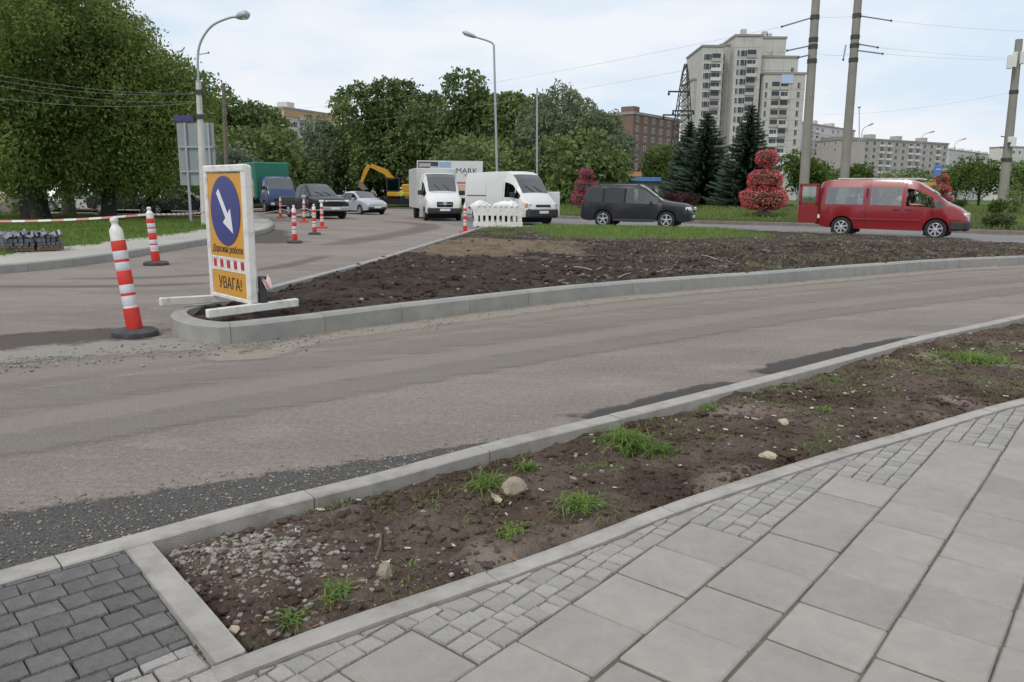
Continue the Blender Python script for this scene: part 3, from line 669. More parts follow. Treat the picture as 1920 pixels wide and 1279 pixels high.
mb = MB()
for x, y in scatter(60, lambda: (random.uniform(-1.2, 5), random.uniform(2, 7))):
    a = random.uniform(0, pi); l = random.uniform(.008, .018); z = near_z(x, y) + .010; mb.tube([(x - cos(a) * l, y - sin(a) * l, z), (x + cos(a) * l, y + sin(a) * l, z + random.uniform(-.004, .006))], .0038, 5)
for x, y in scatter(40, lambda: (random.uniform(-1.2, 6), random.uniform(2, 8))):
    r = random.uniform(.008, .02); mb.ico((x, y, near_z(x, y) + .008), r, (1.5, .8, .25), .4)
tag(mb.build('litter', M_BUTT), kind='stuff')
M_DRYLEAF = S('dry_leaf', (.27, .135, .06), .9, var=.4, scale=30)
co = []
for x, y in scatter(40, lambda: (random.uniform(-1.1, 3), random.uniform(2, 6))):
    a = random.uniform(0, 6.28); l = random.uniform(.008, .022); z = near_z(x, y) + .008; d = Vector((cos(a), sin(a), random.uniform(-.2, .5))) * l; s_ = Vector((-sin(a), cos(a), random.uniform(-.4, .4))) * l * .35; p = Vector((x, y, z))
    co.append([p - d, p + s_, p + d, p - s_])
for x, y in scatter(40, lambda: (random.gauss(-.62, .16), random.gauss(2.40, .10))):
    a = random.uniform(0, 6.28); l = random.uniform(.006, .02); z = near_z(x, y) + .008; d = Vector((cos(a), sin(a), random.uniform(-.2, .5))) * l; s_ = Vector((-sin(a), cos(a), random.uniform(-.4, .4))) * l * .35; p = Vector((x, y, z)); co.append([p - d, p + s_, p + d, p - s_])
tag(quads('litter', np.array([[tuple(q) for q in c] for c in co]), M_DRYLEAF), kind='stuff')
STONES = [((962, 940), .062, (1, .85, 1.05), 'rounded brown stone beside a grass tuft in the soil strip', 0), ((930, 946), .040, (1.4, .7, .5), 'flat pale brick-shaped stone lying before the rounded brown stone', 1),
          ((1440, 862), .045, (1.3, .9, .6), 'yellowish lump of stone near the paved edge, larger of the two there', 1), ((1478, 878), .027, (1.2, .9, .7), 'small yellowish stone close to the paved edge', 1),
          ((1468, 804), .032, (1.1, .9, .8), 'pale round stone in the middle of the dark soil strip', 1), ((722, 1090), .040, (.9, .8, 1.1), 'grey wedge-shaped stone on soil near the paving edge', 0),
          ((470, 985), .034, (1.2, .9, .9), 'grey stone lying against the near kerb by the gravel patch', 0), ((1075, 905), .020, (1, 1, .8), 'small grey pebble between two grass tufts', 0),
          ((440, 1178), .022, (1, 1, .8), 'white pebble on dark soil beside the cross kerb', 1)]
M_ROCKS = [S('stone_brown', (.30, .25, .195), .95, var=.25, scale=14, bump=.8, bscale=60), S('stone_pale', (.46, .39, .28), .95, var=.2, scale=16, bump=.8, bscale=60)]
for (px, py), r, sq, lab, mi in STONES:
    r *= .82; g = G(px, py, .05); z = near_z(g.x, g.y); b_ = MB(); b_.ico((0, 0, r * sq[2] * .45), r, sq, .07, sub=3); b_.v = [(x + .35 * r * fbm(x / r * .9 + px, y / r * .9, z / r), y + .35 * r * fbm(x / r * .9, y / r * .9 + py, z / r), z + .25 * r * fbm(x / r, y / r, z / r + px)) for x, y, z in b_.v]
    tag(b_.build('stone', M_ROCKS[mi], None, smooth=28, loc=(g.x, g.y, z)), lab, 'stone', 'loose stones in the verge')
# grass
M_GRASS = LEAF('grass_blades', (.11, .19, .035), (.25, .35, .085), trans=.4, big=2.)
M_GRASS_D = LEAF('weed_blades', (.06, .085, .028), (.14, .15, .055), trans=.3, big=2.)
def blades(base, h, wd, lean, droop=.35):
    """base (n,3); returns (n,4,3) narrow kites"""
    n = len(base); a = rng.uniform(0, 2 * pi, n); le = rng.uniform(.1, 1, n) * lean; hh = h * rng.uniform(.45, 1.1, n)
    d = np.stack([np.cos(a) * le * hh, np.sin(a) * le * hh, hh], 1); s = np.stack([-np.sin(a), np.cos(a), np.zeros(n)], 1) * wd * .5
    mid = base + d * .55; tip = base + d; tip[:, 2] -= droop * le * hh; tip[:, :2] += d[:, :2] * .35
    return np.stack([base, mid + s, tip, mid - s], 1)
TUFTS = [((915, 925), .10, .10, 110, 'bright green grass tuft beside the rounded brown stone'), ((1180, 838), .16, .12, 260, 'widest bright green grass tuft at the near kerb'), ((1830, 685), .30, .12, 420, 'spreading patch of bright grass in the strip, by the photograph edge'),
         ((1090, 962), .13, .075, 150, 'loose grass tuft between the stones and the paving edge'), ((985, 885), .06, .07, 60, 'thin grass tuft behind the rounded brown stone'), ((955, 1000), .09, .035, 140, 'low dark green tuft in front of the two stones'),
         ((632, 1128), .05, .075, 40, 'small upright grass tuft near the dead twig'), ((545, 1165), .05, .05, 40, 'sparse grass sprigs near the corner of cross kerb and paving'), ((1330, 770), .10, .06, 70, 'short grass tuft against the near kerb beyond the widest tuft'),
         ((1545, 775), .05, .05, 36, 'single thin sprig in dark soil near the paving edge'), ((1560, 720), .10, .06, 60, 'weedy tuft against the kerb among dark clods'), ((1240, 850), .12, .08, 90, 'grass sprigs trailing from the widest tuft'), ((1670, 690), .16, .06, 120, 'dry tangled grass clump against the kerb')]
for (px, py), rad, h, n, lab in TUFTS:
    n = int(n * 1.5); g = G(px, py, .05); rr = np.minimum(np.abs(rng.normal(0, .6, n)), 1.0) * rad; a = rng.uniform(0, 2 * pi, n); xy = np.stack([rr * np.cos(a), rr * np.sin(a)], 1)
    base = np.array([(x, y, near_z(g.x + x, g.y + y) - .004) for x, y in xy]); o = quads('grass_tuft', blades(base, h * 1.0, .0062, 1.6, .5), M_GRASS if 'dry' not in lab else LEAF('dry_grass', (.20, .17, .09), (.34, .30, .17), big=2.))
    o.location = (g.x, g.y, 0); tag(o, lab, 'grass tuft', 'grass tufts in the near verge')
pts = scatter(1500, lambda: (random.uniform(-1.0, 7), random.uniform(2, 10))); pts = [p for p in pts if fbm(p[0] * 1.1, p[1] * 1.1, 40) > -.05][:1000]
tag(quads('grass', blades(np.array([(x, y, near_z(x, y) - .003) for x, y in pts]), .045, .004, 1.0), M_GRASS_D), kind='stuff')
pts = scatter(11000, lambda: (random.uniform(-.9, 7), random.uniform(2, 10))); pts = [p for p in pts if fbm(p[0] * 1.9, p[1] * 1.9, 71) >.13]
tag(quads('grass', blades(np.array([(x, y, near_z(x, y) - .003) for x, y in pts]), .05, .0045, 1.6, .5), M_GRASS), kind='stuff')
M_TWIG = S('dead_twig', (.16, .09, .055), .9, var=.3, scale=30)
g1, g2 = G(715, 1010, .05), G(700, 1062, .05); mb = MB(); mb.tube([(g1.x, g1.y, .075), ((g1.x + g2.x) / 2 + .01, (g1.y + g2.y) / 2, .07), (g2.x, g2.y, .055), (g2.x - .14, g2.y - .06, .05)], [.004, .005, .005, .003], 6)
tag(mb.build('twig', M_TWIG), 'bent dead brown twig lying on the near soil strip', 'twig')
# island weeds, grass and clods
def in_isl(n, f):
    o = []; t = 0
    while len(o) < n and t < n * 20:
        t += 1; x, y = f()
        if inside(isl_poly, x, y): o.append((x, y))
    return o
ISLC = [(p[0], p[1]) for p in isl_poly[::6]]
pts = in_isl(5200, lambda: (random.uniform(-3.4, 11), random.uniform(7.4, 22))); mb = MB()
for x, y in pts:
    if isl_zone(x, y)[0] > .45 and random.random() < .93: continue
    r = abs(random.gauss(0, .020)) + .010; mb.ico((x, y, isl_z(x, y)), r, (1.2, 1, .8), .35)
tag(mb.build('dirt', M_SOIL_ISL), kind='stuff')
mb = MB()
for x, y in in_isl(4200, lambda: (random.uniform(.5, 16), random.uniform(11, 26))):
    if isl_zone(x, y)[1] > .5 or fbm(x * .8, y * .8, 77) < -.1: continue
    r = abs(random.gauss(0, .018)) + .008; mb.ico((x, y, isl_z(x, y) + r * .3), r, (1.4, .9, .6), .35)
tag(mb.build('dirt', S('dry_clods', (.15, .122, .103), .97, var=.45, scale=6)), kind='stuff')
mb = MB()
for x, y in in_isl(420, lambda: (random.uniform(-3, 14), random.uniform(8, 26))): r = random.choice((.012, .018, .025, .035)); mb.ico((x, y, isl_z(x, y) + r * .3), r, (1.3, .9, .6), .3)
tag(mb.build('gravel', M_STONE), kind='stuff')
pts = in_isl(26000, lambda: (random.uniform(-1.4, 10.5), random.uniform(21, 32.5)))
pts = [p for p in pts if isl_zone(*p)[1] + .25 * fbm(p[0] * .8, p[1] * .8, 4) > .45]
tag(quads('grass', blades(np.array([(x, y, isl_z(x, y)) for x, y in pts]), .14, .014, .7), M_GRASS), kind='stuff')
pts = in_isl(32000, lambda: (random.uniform(.5, 22), random.uniform(11, 30)))
pts = [p for p in pts if fbm(p[0] * .6, p[1] * .6, 50) > -.03 + .15 * (p[1] < 15) and p[0] > .9]
tag(quads('grass', blades(np.array([(x, y, isl_z(x, y)) for x, y in pts]), .11, .010, 1.0), LEAF('island_weeds', (.11, .10, .065), (.26, .24, .16), trans=.3, big=1.5)), kind='stuff')
mb = MB()
for (a, b_) in [((1076, 500), (1110, 506)), ((1120, 505), (1136, 500)), ((1160, 520), (1182, 512)), ((1225, 512), (1260, 504)), ((1315, 478), (1345, 486))]:
    p, q = G(*a, .21), G(*b_, .21); mb.tube([p, (p + q) / 2 + Vector((0, 0, .012)), q], .007, 5)
tag(mb.build('litter', S('dry_stalks', (.45, .40, .32), .9)), kind='stuff')
mb = MB()
for i in range(150):
    p = random.choice(ISL_FAR_R[:60]); x, y = p.x + random.gauss(-.3, .35), p.y + random.gauss(.1, .3); r = random.uniform(.02, .07); mb.ico((x, y, .01 + r * .2), r, (1.6, 1, .4), .3)
tag(mb.build('gravel', S('broken_kerb_bits', (.42, .40, .36), .95, var=.3)), kind='stuff')
# lawns
def lawn_pts(n, f, poly):
    o = []; t = 0
    while len(o) < n and t < n * 12:
        t += 1; x, y = f()
        if inside(poly, x, y): o.append((x, y))
    return o
pts = [p for p in lawn_pts(30000, lambda: (random.uniform(-26, -9), random.uniform(13, 40)), lawn_poly)]
tag(quads('grass', blades(np.array([(x, y, lawn_z(x, y)) for x, y in pts]), .13, .02, .8), LEAF('lawn_blades', (.085, .135, .025), (.17, .225, .055), trans=.4, big=.5)), kind='stuff')
vg = [(p.x, p.y) for p in offset(FK_R, .3)] + verge_poly[-4:]
pts = lawn_pts(30000, lambda: (random.uniform(2, 40), random.uniform(27, 70)), vg)
tag(quads('grass', blades(np.array([(x, y, verge_z(x, y)) for x, y in pts]), .26, .035, .8), LEAF('verge_blades', (.11, .14, .04), (.24, .27, .10), trans=.4, big=.35)), kind='stuff')

# ================================================================== FOLIAGE
def rand_dirs(n):
    v = rng.normal(size=(n, 3)); return v / np.linalg.norm(v, axis=1, keepdims=True)
def leaf_quads(pts, size, out=None, ar=.55, droop=.0):
    """one leaf (kite) at each point, loosely facing outward"""
    n = len(pts); a = rand_dirs(n)
    if out is not None: a = a * .8 + out * .5
    a[:, 2] -= droop; a /= np.linalg.norm(a, axis=1, keepdims=True)
    b = np.cross(a, rand_dirs(n)); b /= np.linalg.norm(b, axis=1, keepdims=True) + 1e-9
    s = (size * rng.uniform(.6, 1.35, n))[:, None]
    d = a * s; e = b * s * ar * .5
    return np.stack([pts - d * .5, pts + e, pts + d * .5, pts - e], 1)
def crown_points(lobes, n, shell=.55, spray=6, slen=.5, droop=.4, low=1.0):
    """sprays of leaves growing out of the lobes' outer shell"""
    vol = np.array([l[3] * l[3] for l in lobes]); cnt = np.maximum(1, (vol / vol.sum() * n / spray).astype(int)); P_ = []; O_ = []
    for (x, y, z, r, fz), c in zip(lobes, cnt):
        d = rand_dirs(c); rad = r * (shell + (1 - shell) * rng.uniform(0, 1, c) ** .6)
        p = np.stack([x + d[:, 0] * rad, y + d[:, 1] * rad, z + d[:, 2] * rad * fz], 1)
        dr = d + rng.normal(scale=.45, size=d.shape); dr[:, 2] -= droop * .6; dr /= np.linalg.norm(dr, axis=1, keepdims=True)
        for k in range(spray):
            t = (k + .5) / spray * slen * rng.uniform(.6, 1.2, c)
            q = p + dr * t[:, None] + rng.normal(scale=.10 * slen, size=p.shape); q[:, 2] -= droop * t * t / max(slen, .01)
            P_.append(q); O_.append(d)
    return np.concatenate(P_), np.concatenate(O_)
def make_lobes(cx, cy, cz, rx, ry, rz, n, rl, fz=.75, seed=0):
    rs = np.random.default_rng(seed); L_ = [(cx, cy, cz, rl * 1.15, fz)]
    for i in range(n):
        d = rs.normal(size=3); d /= np.linalg.norm(d); k = .45 + .5 * rs.uniform() ** .7
        L_.append((cx + d[0] * rx * k, cy + d[1] * ry * k, cz + d[2] * rz * k, rl * rs.uniform(.55, 1.15), fz))
    return L_
M_BARK = S('bark', (.085, .072, .058), .95, var=.35, scale=5, bump=1., bscale=14)
M_BARK_D = S('bark_dark', (.045, .04, .034), .95, var=.35, scale=5, bump=1., bscale=14)
def tree(label, base, lobes, n, leaf, mat, group, trunk_r=.2, spray=6, slen=.6, droop=.4, ar=.55, name='tree', cat='tree', bark=None, fork=.35, shell=.55, trunk_top=None, wiggle=.2):
    root = thing(name, label, cat, base, 0, group); zc = np.mean([l[2] for l in lobes]); top = max(l[2] for l in lobes)
    mb = MB(); zt = trunk_top or zc; k = random.uniform(-wiggle, wiggle); k2 = random.uniform(-wiggle, wiggle)
    path = [(0, 0, -.15), (k * .2, k2 * .2, zt * .12), (k * .8, k2 * .3, zt * .45), (k, k2, zt)]
    mb.tube(path, [trunk_r * 1.35, trunk_r, trunk_r * .8, trunk_r * .4], 9)
    for l in lobes[:16]:
        s = Vector(path[2]).lerp(Vector(path[3]), random.uniform(-.5, .7)); e = Vector(l[:3]); mdl = s.lerp(e, .55) + Vector((random.uniform(-.2, .2), random.uniform(-.2, .2), .25))
        mb.tube([s, mdl, e], [trunk_r * .42, trunk_r * .25, trunk_r * .08], 6)
    mb.build('trunk', bark or M_BARK, root, smooth=60)
    p, o = crown_points(lobes, n, shell, spray, slen, droop)
    quads('crown', leaf_quads(p, leaf, o, ar, .3 * droop), mat, root)
    return root
LF_NEAR = LEAF('leaf_locust', (.095, .150, .034), (.285, .355, .100), trans=.5, big=.6)
LF_MID = LEAF('leaf_deep', (.082, .130, .044), (.225, .290, .098), trans=.3, big=.3)
LF_DARK = LEAF('leaf_poplar', (.068, .112, .040), (.185, .248, .085), trans=.28, big=.3)
LF_WIL = LEAF('leaf_willow', (.10, .132, .070), (.230, .280, .155), trans=.3, big=.3)
LF_SIL = LEAF('leaf_silver', (.09, .12, .075), (.24, .29, .20), trans=.3, big=.4)
LF_FRESH = LEAF('leaf_fresh', (.04, .075, .014), (.13, .19, .04), trans=.35, big=.4)
def near_tree(label, px, py, Y, crown, n, seed, tr=.28, **kw):
    """crown: list of (px, py, radius m, dY) clump centres surveyed off the photograph"""
    b = P(px, py, Y); base = (b.x, Y, .1); lobes = []; rs = np.random.default_rng(seed)
    for (cx, cy, r, dy) in crown:
        if cy >= 240: cy -= 6 + (cy - 240) * .22
        p = P(cx, cy, Y + dy); r *= 1.08; lobes.append((p.x - b.x, dy, p.z - .1, r, .55))
        for i in range(6):
            d = rs.normal(size=3); d /= np.linalg.norm(d); lobes.append((p.x - b.x + d[0] * r * .8, dy + d[1] * r * .9, p.z - .1 + d[2] * r * .75, r * rs.uniform(.35, .65), .5))
    return tree(label, base, lobes, int(n * 1.7), .175, LF_NEAR, 'big trees on the left lawn', tr, spray=7, slen=.8, droop=.55, ar=.45, bark=M_BARK_D, shell=.68, **kw)
near_tree('broad leafy tree with the thickest trunk, on the left lawn', 75, 430, 33.5, [(20, 40, 1.9, 0), (110, 90, 1.7, .5), (40, 170, 1.8, -.6), (150, 200, 1.5, 0), (70, 280, 1.5, -.4), (10, 330, 1.2, .3), (130, 320, 1.1, 0), (-60, 120, 1.9, 0), (-70, 260, 1.6, 0), (60, -60, 1.9, 0)], 30000, 1, .42, trunk_top=4.5)
near_tree('leafy tree with sweeping branches beside the curved street lamp', 205, 428, 34.5, [(185, 75, 1.5, 0), (255, 125, 1.4, .4), (330, 190, 1.25, 0), (215, 190, 1.6, -.5), (290, 260, 1.3, 0), (190, 300, 1.4, -.3), (270, 330, 1.15, 0), (325, 150, .85, .4), (170, 10, 1.2, .5), (330, 280, .85, 0)], 32000, 2, .30, trunk_top=4.2)
near_tree('tree with pale yellow-green sprays hanging at the photograph left edge', 48, 424, 31.0, [(0, 300, 1.0, -.5), (15, 210, 1.1, 0), (-30, 120, 1.3, 0), (10, 20, 1.3, 0), (40, 360, .6, 0)], 11000, 3, .16, trunk_top=3.4)
near_tree('dark bushy tree behind the two nearer lawn trees', 285, 412, 39.0, [(300, 300, 1.5, 0), (250, 340, 1.3, 0), (340, 330, 1.0, 0), (180, 340, 1.4, 0), (100, 330, 1.6, 0), (300, 220, 1.5, 0), (150, 250, 1.9, 0), (60, 200, 2., 0), (320, 360, .7, 0)], 20000, 4, .22, trunk_top=2.6)
near_tree('tall tree whose crown fills the upper left corner', 130, 405, 43.0, [(20, 20, 2.6, 0), (115, 30, 2.2, 0), (195, 75, 1.8, 0), (270, 130, 1.5, 0), (90, 130, 2.6, 0), (210, 170, 2.3, 0), (320, 190, 1.3, 0)], 20000, 5, .30, trunk_top=8)
def back_tree(label, px, top, hw, Y, mat, n, leaf=.40, low=None, lobes_n=16, seed=0, sil='', base_py=None, tr=.25, elong=1.):
    s = Y / FPX; b = P(px, 380, Y); zt = P(px, top, Y).z; r = hw * s; zb = .5 if low is None else P(px, low, Y).z; base = (b.x, Y, .1)
    hz = (zt - zb) / 2; L_ = make_lobes(0, 0, zb + hz - .1, r * .95, r * .9, hz * .95, lobes_n, r * .47, .85, seed)
    return tree(label, base, L_, int(n * 1.6), leaf, mat, 'trees behind the junction', tr, spray=6, slen=.9, droop=.5 if sil != 'willow' else 1.1, ar=.6 if sil != 'willow' else .35, bark=M_BARK_D, shell=.5)
BT = [('dark rounded tree behind the wooden utility pole', 440, 172, 55, 82, LF_DARK, 7000, 300), ('dark tree right of the utility pole, above the green truck', 505, 195, 48, 86, LF_MID, 6500, 340), ('low green tree over the truck cab', 470, 245, 85, 70, LF_MID, 7500, 350),
      ('grey-green willow between the truck and the excavator boom', 632, 205, 58, 93, LF_WIL, 8500, 355), ('low broad willow left of the excavator boom', 592, 262, 58, 92, LF_WIL, 7000, 372), ('tall dark poplar with a notched crown behind the excavator', 690, 150, 52, 88, LF_MID, 7500, 350),
      ('tallest narrow dark tree left of the mid lamp post', 755, 128, 52, 90, LF_DARK, 8000, 350), ('dark tree filling the gap behind the billboard', 800, 185, 60, 86, LF_MID, 7000, 360), ('highest leafy tree behind the billboard and lamp post', 880, 118, 66, 84, LF_DARK, 9500, 350),
      ('leafy tree just right of the mid lamp post', 955, 158, 58, 80, LF_MID, 8000, 360), ('broad grey-green willow behind the thin grey mast', 1045, 155, 76, 76, LF_WIL, 11000, 365), ('willow at the end of the tree row beside the brick block', 1135, 190, 52, 72, LF_WIL, 9000, 370),
      ('dark leafy tree between the notched poplar and the willow', 655, 175, 40, 92, LF_MID, 6000, 340), ('leafy tree closing the row right of the highest tree', 1000, 165, 45, 88, LF_MID, 6500, 350), ('leafy tree in the row between the two tallest crowns', 820, 165, 45, 92, LF_MID, 6500, 350), ('dark leafy tree left of the cream apartment block', 400, 205, 40, 78, LF_MID, 6000, 350), ('willow behind the broad willow, reaching toward the brick block', 1095, 168, 55, 80, LF_WIL, 8500, 350),
      ('low dark thicket tree behind the white vans', 900, 255, 110, 68, LF_MID, 9000, 385), ('low dark thicket tree behind the pink flower tower', 1080, 250, 95, 66, LF_MID, 9000, 388), ('dark undergrowth tree behind the excavator cab', 740, 262, 90, 94, LF_DARK, 7000, 384), ('dark undergrowth tree behind the green truck', 540, 285, 75, 84, LF_DARK, 6000, 384), ('dark undergrowth tree seen left of the guide sign', 360, 290, 80, 74, LF_DARK, 6500, 384)]
for i, (lab, px, top, hw, Y, m_, n, low) in enumerate(BT): back_tree(lab, px, top, hw, Y, m_, n, low=low, seed=20 + i, sil='willow' if m_ is LF_WIL else '')
back_tree('pale silvery shrub behind the direction sign', 440, 282, 38, 58, LF_SIL, 3500, .22, low=345, seed=61)
# hedge line under the far wood, trees on the right
for i, (lab, px, top, hw, Y, m_, n, low) in enumerate([('round green tree left of the first concrete pole', 1505, 292, 38, 75, LF_FRESH, 3800, 345), ('small light green tree between the two concrete poles', 1605, 303, 26, 80, LF_FRESH, 2600, 350), ('wide bushy green tree before the long low apartment blocks', 1835, 298, 56, 95, LF_FRESH, 4200, 362),
      ('dark green trees edge by the right concrete mast', 1915, 292, 40, 90, LF_MID, 3600, 362), ('narrow poplar-like tree beside the bushy green tree', 1790, 290, 22, 120, LF_MID, 2200, 355), ('leafy tree in front of the brown brick block', 1245, 248, 26, 105, LF_MID, 3000, 330), ('bright green small tree below the brown brick block', 1232, 278, 32, 85, LF_FRESH, 3400, 350),
      ('low green tree behind the red van roof', 1690, 318, 45, 110, LF_MID, 3000, 362), ('low green tree behind the second concrete pole', 1560, 318, 30, 95, LF_MID, 2400, 360)]):
    back_tree(lab, px, top, hw, Y, m_, n, .28, low=low, seed=80 + i, lobes_n=10, tr=.14)
M_NEEDLE = LEAF('spruce_needles', (.022, .042, .026), (.070, .105, .066), trans=.12, big=.8)
def spruce(label, px, top, base_py, hw, Y, seed):
    rs = np.random.default_rng(seed); b = P(px, base_py, Y); z0 = .5; H = P(px, top, Y).z - z0; Rm = hw * Y / FPX; root = thing('spruce_tree', label, 'spruce', (b.x, Y, z0), 0, 'spruces on the far verge')
    MB().tube([(0, 0, -.3), (0, 0, H * .5), (0, 0, H)], [.16, .10, .02], 8).build('trunk', M_BARK_D, root, smooth=60); Q = []
    lv = 34
    for i in range(lv):
        t = i / lv; z = .25 + (H - .3) * t; L_ = Rm * 1.12 * (1 - t) ** .9 * rs.uniform(.85, 1.1) + .08; nb = int(13 - 5 * t)
        for k in range(nb):
            a = 2 * pi * (k + rs.uniform(-.3, .3)) / nb + i * 1.3; l = L_ * rs.uniform(.75, 1.12); m_ = max(5, int(26 * l / Rm) + 4); s = np.linspace(.12, 1, m_)
            r = s * l; zz = z - .30 * l * s + .22 * l * s ** 3; c = np.stack([r * np.cos(a), r * np.sin(a), zz], 1)
            for sd_ in (-1, 1):
                wd = .30 * l * (1.05 - s) + .10; tip = c + np.stack([np.cos(a + sd_ * .9) * wd, np.sin(a + sd_ * .9) * wd, -.10 - .25 * wd], 1); mid = (c + tip) / 2; off = np.stack([np.cos(a) * .07 + 0 * s, np.sin(a) * .07 + 0 * s, .03 + 0 * s], 1)
                Q.append(np.stack([c, mid + off, tip, mid - off], 1))
            tip = c + np.array([0, 0, -.20]) + rs.normal(scale=.05, size=c.shape); mid = (c + tip) / 2; off = np.stack([-np.sin(a) * .06 + 0 * s, np.cos(a) * .06 + 0 * s, 0 * s], 1); Q.append(np.stack([c, mid + off, tip, mid - off], 1))
    quads('crown', np.concatenate(Q), M_NEEDLE, root); return root
spruce('tall dark spruce in the middle, before the tower block', 1318, 205, 382, 78, 62, 1)
spruce('tall pointed spruce standing closest to the red flower tower', 1398, 190, 384, 68, 58, 2)
spruce('smaller dark spruce merging with the middle one, near the lattice pylon', 1287, 222, 378, 56, 66, 3)
# flower towers
M_FLOW_R = LEAF('petunia_red', (.62, .05, .08), (.86, .22, .25), trans=.3, big=1.5)
M_FLOW_P = LEAF('petunia_pink', (.48, .04, .15), (.72, .12, .30), trans=.3, big=1.5)
def flower_tower(label, px, base_py, Y, tiers, mat, seed):
    b = P(px, base_py, Y); z0 = b.z; root = thing('flower_tower', label, 'flower tower', (b.x, Y, z0 - .06), 0, 'tiered flower towers'); s = Y / FPX
    top = max(P(cx, cy, Y).z for cx, cy, _, _ in tiers) - z0
    MB().lathe([(.45, 0), (.45, .12), (.12, .16), (.09, top), (.02, top + .05)], 14).build('post', S('tower_frame', (.18, .17, .15), .8), root, smooth=40)
    for i, (cx, cy, hw, hh) in enumerate(tiers):
        c = P(cx, cy, Y); c0 = Vector((c.x - b.x, 0, c.z - z0 + .06)); rx, rz = hw * s * .97, hh * s * .93; n = int(2600 * (hw / 40) ** 1.3); d = rand_dirs(n)
        n2_ = int(n * .78); an = rng.uniform(0, 2 * pi, n); v_ = rng.uniform(-1, 1, n); rad = (1 - np.abs(v_) ** 2.8) ** .4      # a full barrel-like tier
        v_[n2_:] = np.sign(v_[n2_:]) * .93; rad[n2_:] = np.sqrt(rng.uniform(0, .5, n - n2_))
        d = np.stack([np.cos(an) * rad, np.sin(an) * rad, v_ * .8], 1); bump_ = 1 + .07 * np.sin(an * 5 + i * 2) * np.sin(v_ * 5) + rng.uniform(-.07, .05, n)
        p = np.stack([np.cos(an) * rad * rx, np.sin(an) * rad * rx, v_ * rz], 1) * bump_[:, None] + np.array(c0)
        MB().lathe([(rx * .35, -rz * .8), (rx * .82, -rz * .45), (rx * .85, rz * .35), (rx * .4, rz * .8)], 16, c0).build('planter', S('planter_green', (.03, .045, .018), .9), root, smooth=60)
        quads('foliage', leaf_quads(p[::6], .09, d[::6], .7), LF_MID, root); quads('blossoms', leaf_quads(p, .078, d, .95), mat, root)
flower_tower('tall three-tiered red flower tower with a separate ball on top, left of the red van', 1433, 399, 44, [(1432, 372, 43, 22), (1434, 338, 31, 20), (1438, 297, 21, 15)], M_FLOW_R, 1)
flower_tower('three-tiered magenta flower tower behind the dark estate car', 1097, 390, 56, [(1097, 372, 25, 13), (1099, 350, 21, 14), (1100, 328, 14, 11)], M_FLOW_P, 2)
flower_tower('small red flower tower behind the red van bonnet', 1764, 390, 58, [(1765, 374, 20, 9), (1763, 355, 18, 9), (1766, 336, 12, 9)], M_FLOW_R, 3)
def shrub(label, px, base_py, Y, hw, hh, mat, n, leaf, seed, name='shrub', fz=.8, z0=None):
    b = P(px, base_py, Y); zz = b.z if z0 is None else z0; s = Y / FPX; L_ = make_lobes(0, 0, hh * s * .9, hw * s, hw * s * .7, hh * s * .7, 8, hh * s * .55, fz, seed)
    root = thing(name, label, 'shrub', (b.x, Y, zz - .05), 0, 'shrubs on the far verge'); mb = MB()
    for l in L_[:7]: mb.tube([(0, 0, -.1), (l[0] * .5, l[1] * .5, l[2] * .5), l[:3]], [.035, .025, .01], 5)
    mb.build('stems', M_BARK_D, root); p, o = crown_points(L_, n, .3, 4, .22, .2); quads('crown', leaf_quads(p, leaf, o, .5), mat, root); return root
M_BARB = LEAF('barberry', (.045, .016, .018), (.13, .05, .05), trans=.25, big=1.)
shrub('low dark crimson shrub hedge at the foot of the spruces', 1275, 386, 52, 48, 15, M_BARB, 5000, .12, 3)
shrub('dark crimson shrub hedge continuing behind the dark estate car', 1215, 386, 56, 30, 12, M_BARB, 2600, .12, 4)
shrub('round green shrub on the verge by the mast', 1872, 426, 34, 28, 18, LEAF('juniper', (.035, .05, .018), (.12, .135, .045), trans=.2, big=1.), 4200, .085, 5)
shrub('low clipped green shrub behind the round one', 1868, 396, 42, 20, 12, LF_FRESH, 2200, .09, 6)
shrub('small conical dark thuja leaning by the mast', 1901, 398, 42, 8, 26, LF_MID, 1800, .09, 7, fz=1.5)
shrub('small green shrub before the third flower tower', 1798, 388, 52, 22, 8, LF_FRESH, 1800, .09, 8)
shrub('green shrub hidden behind the red van windows', 1740, 384, 56, 24, 20, LF_MID, 2400, .10, 9)

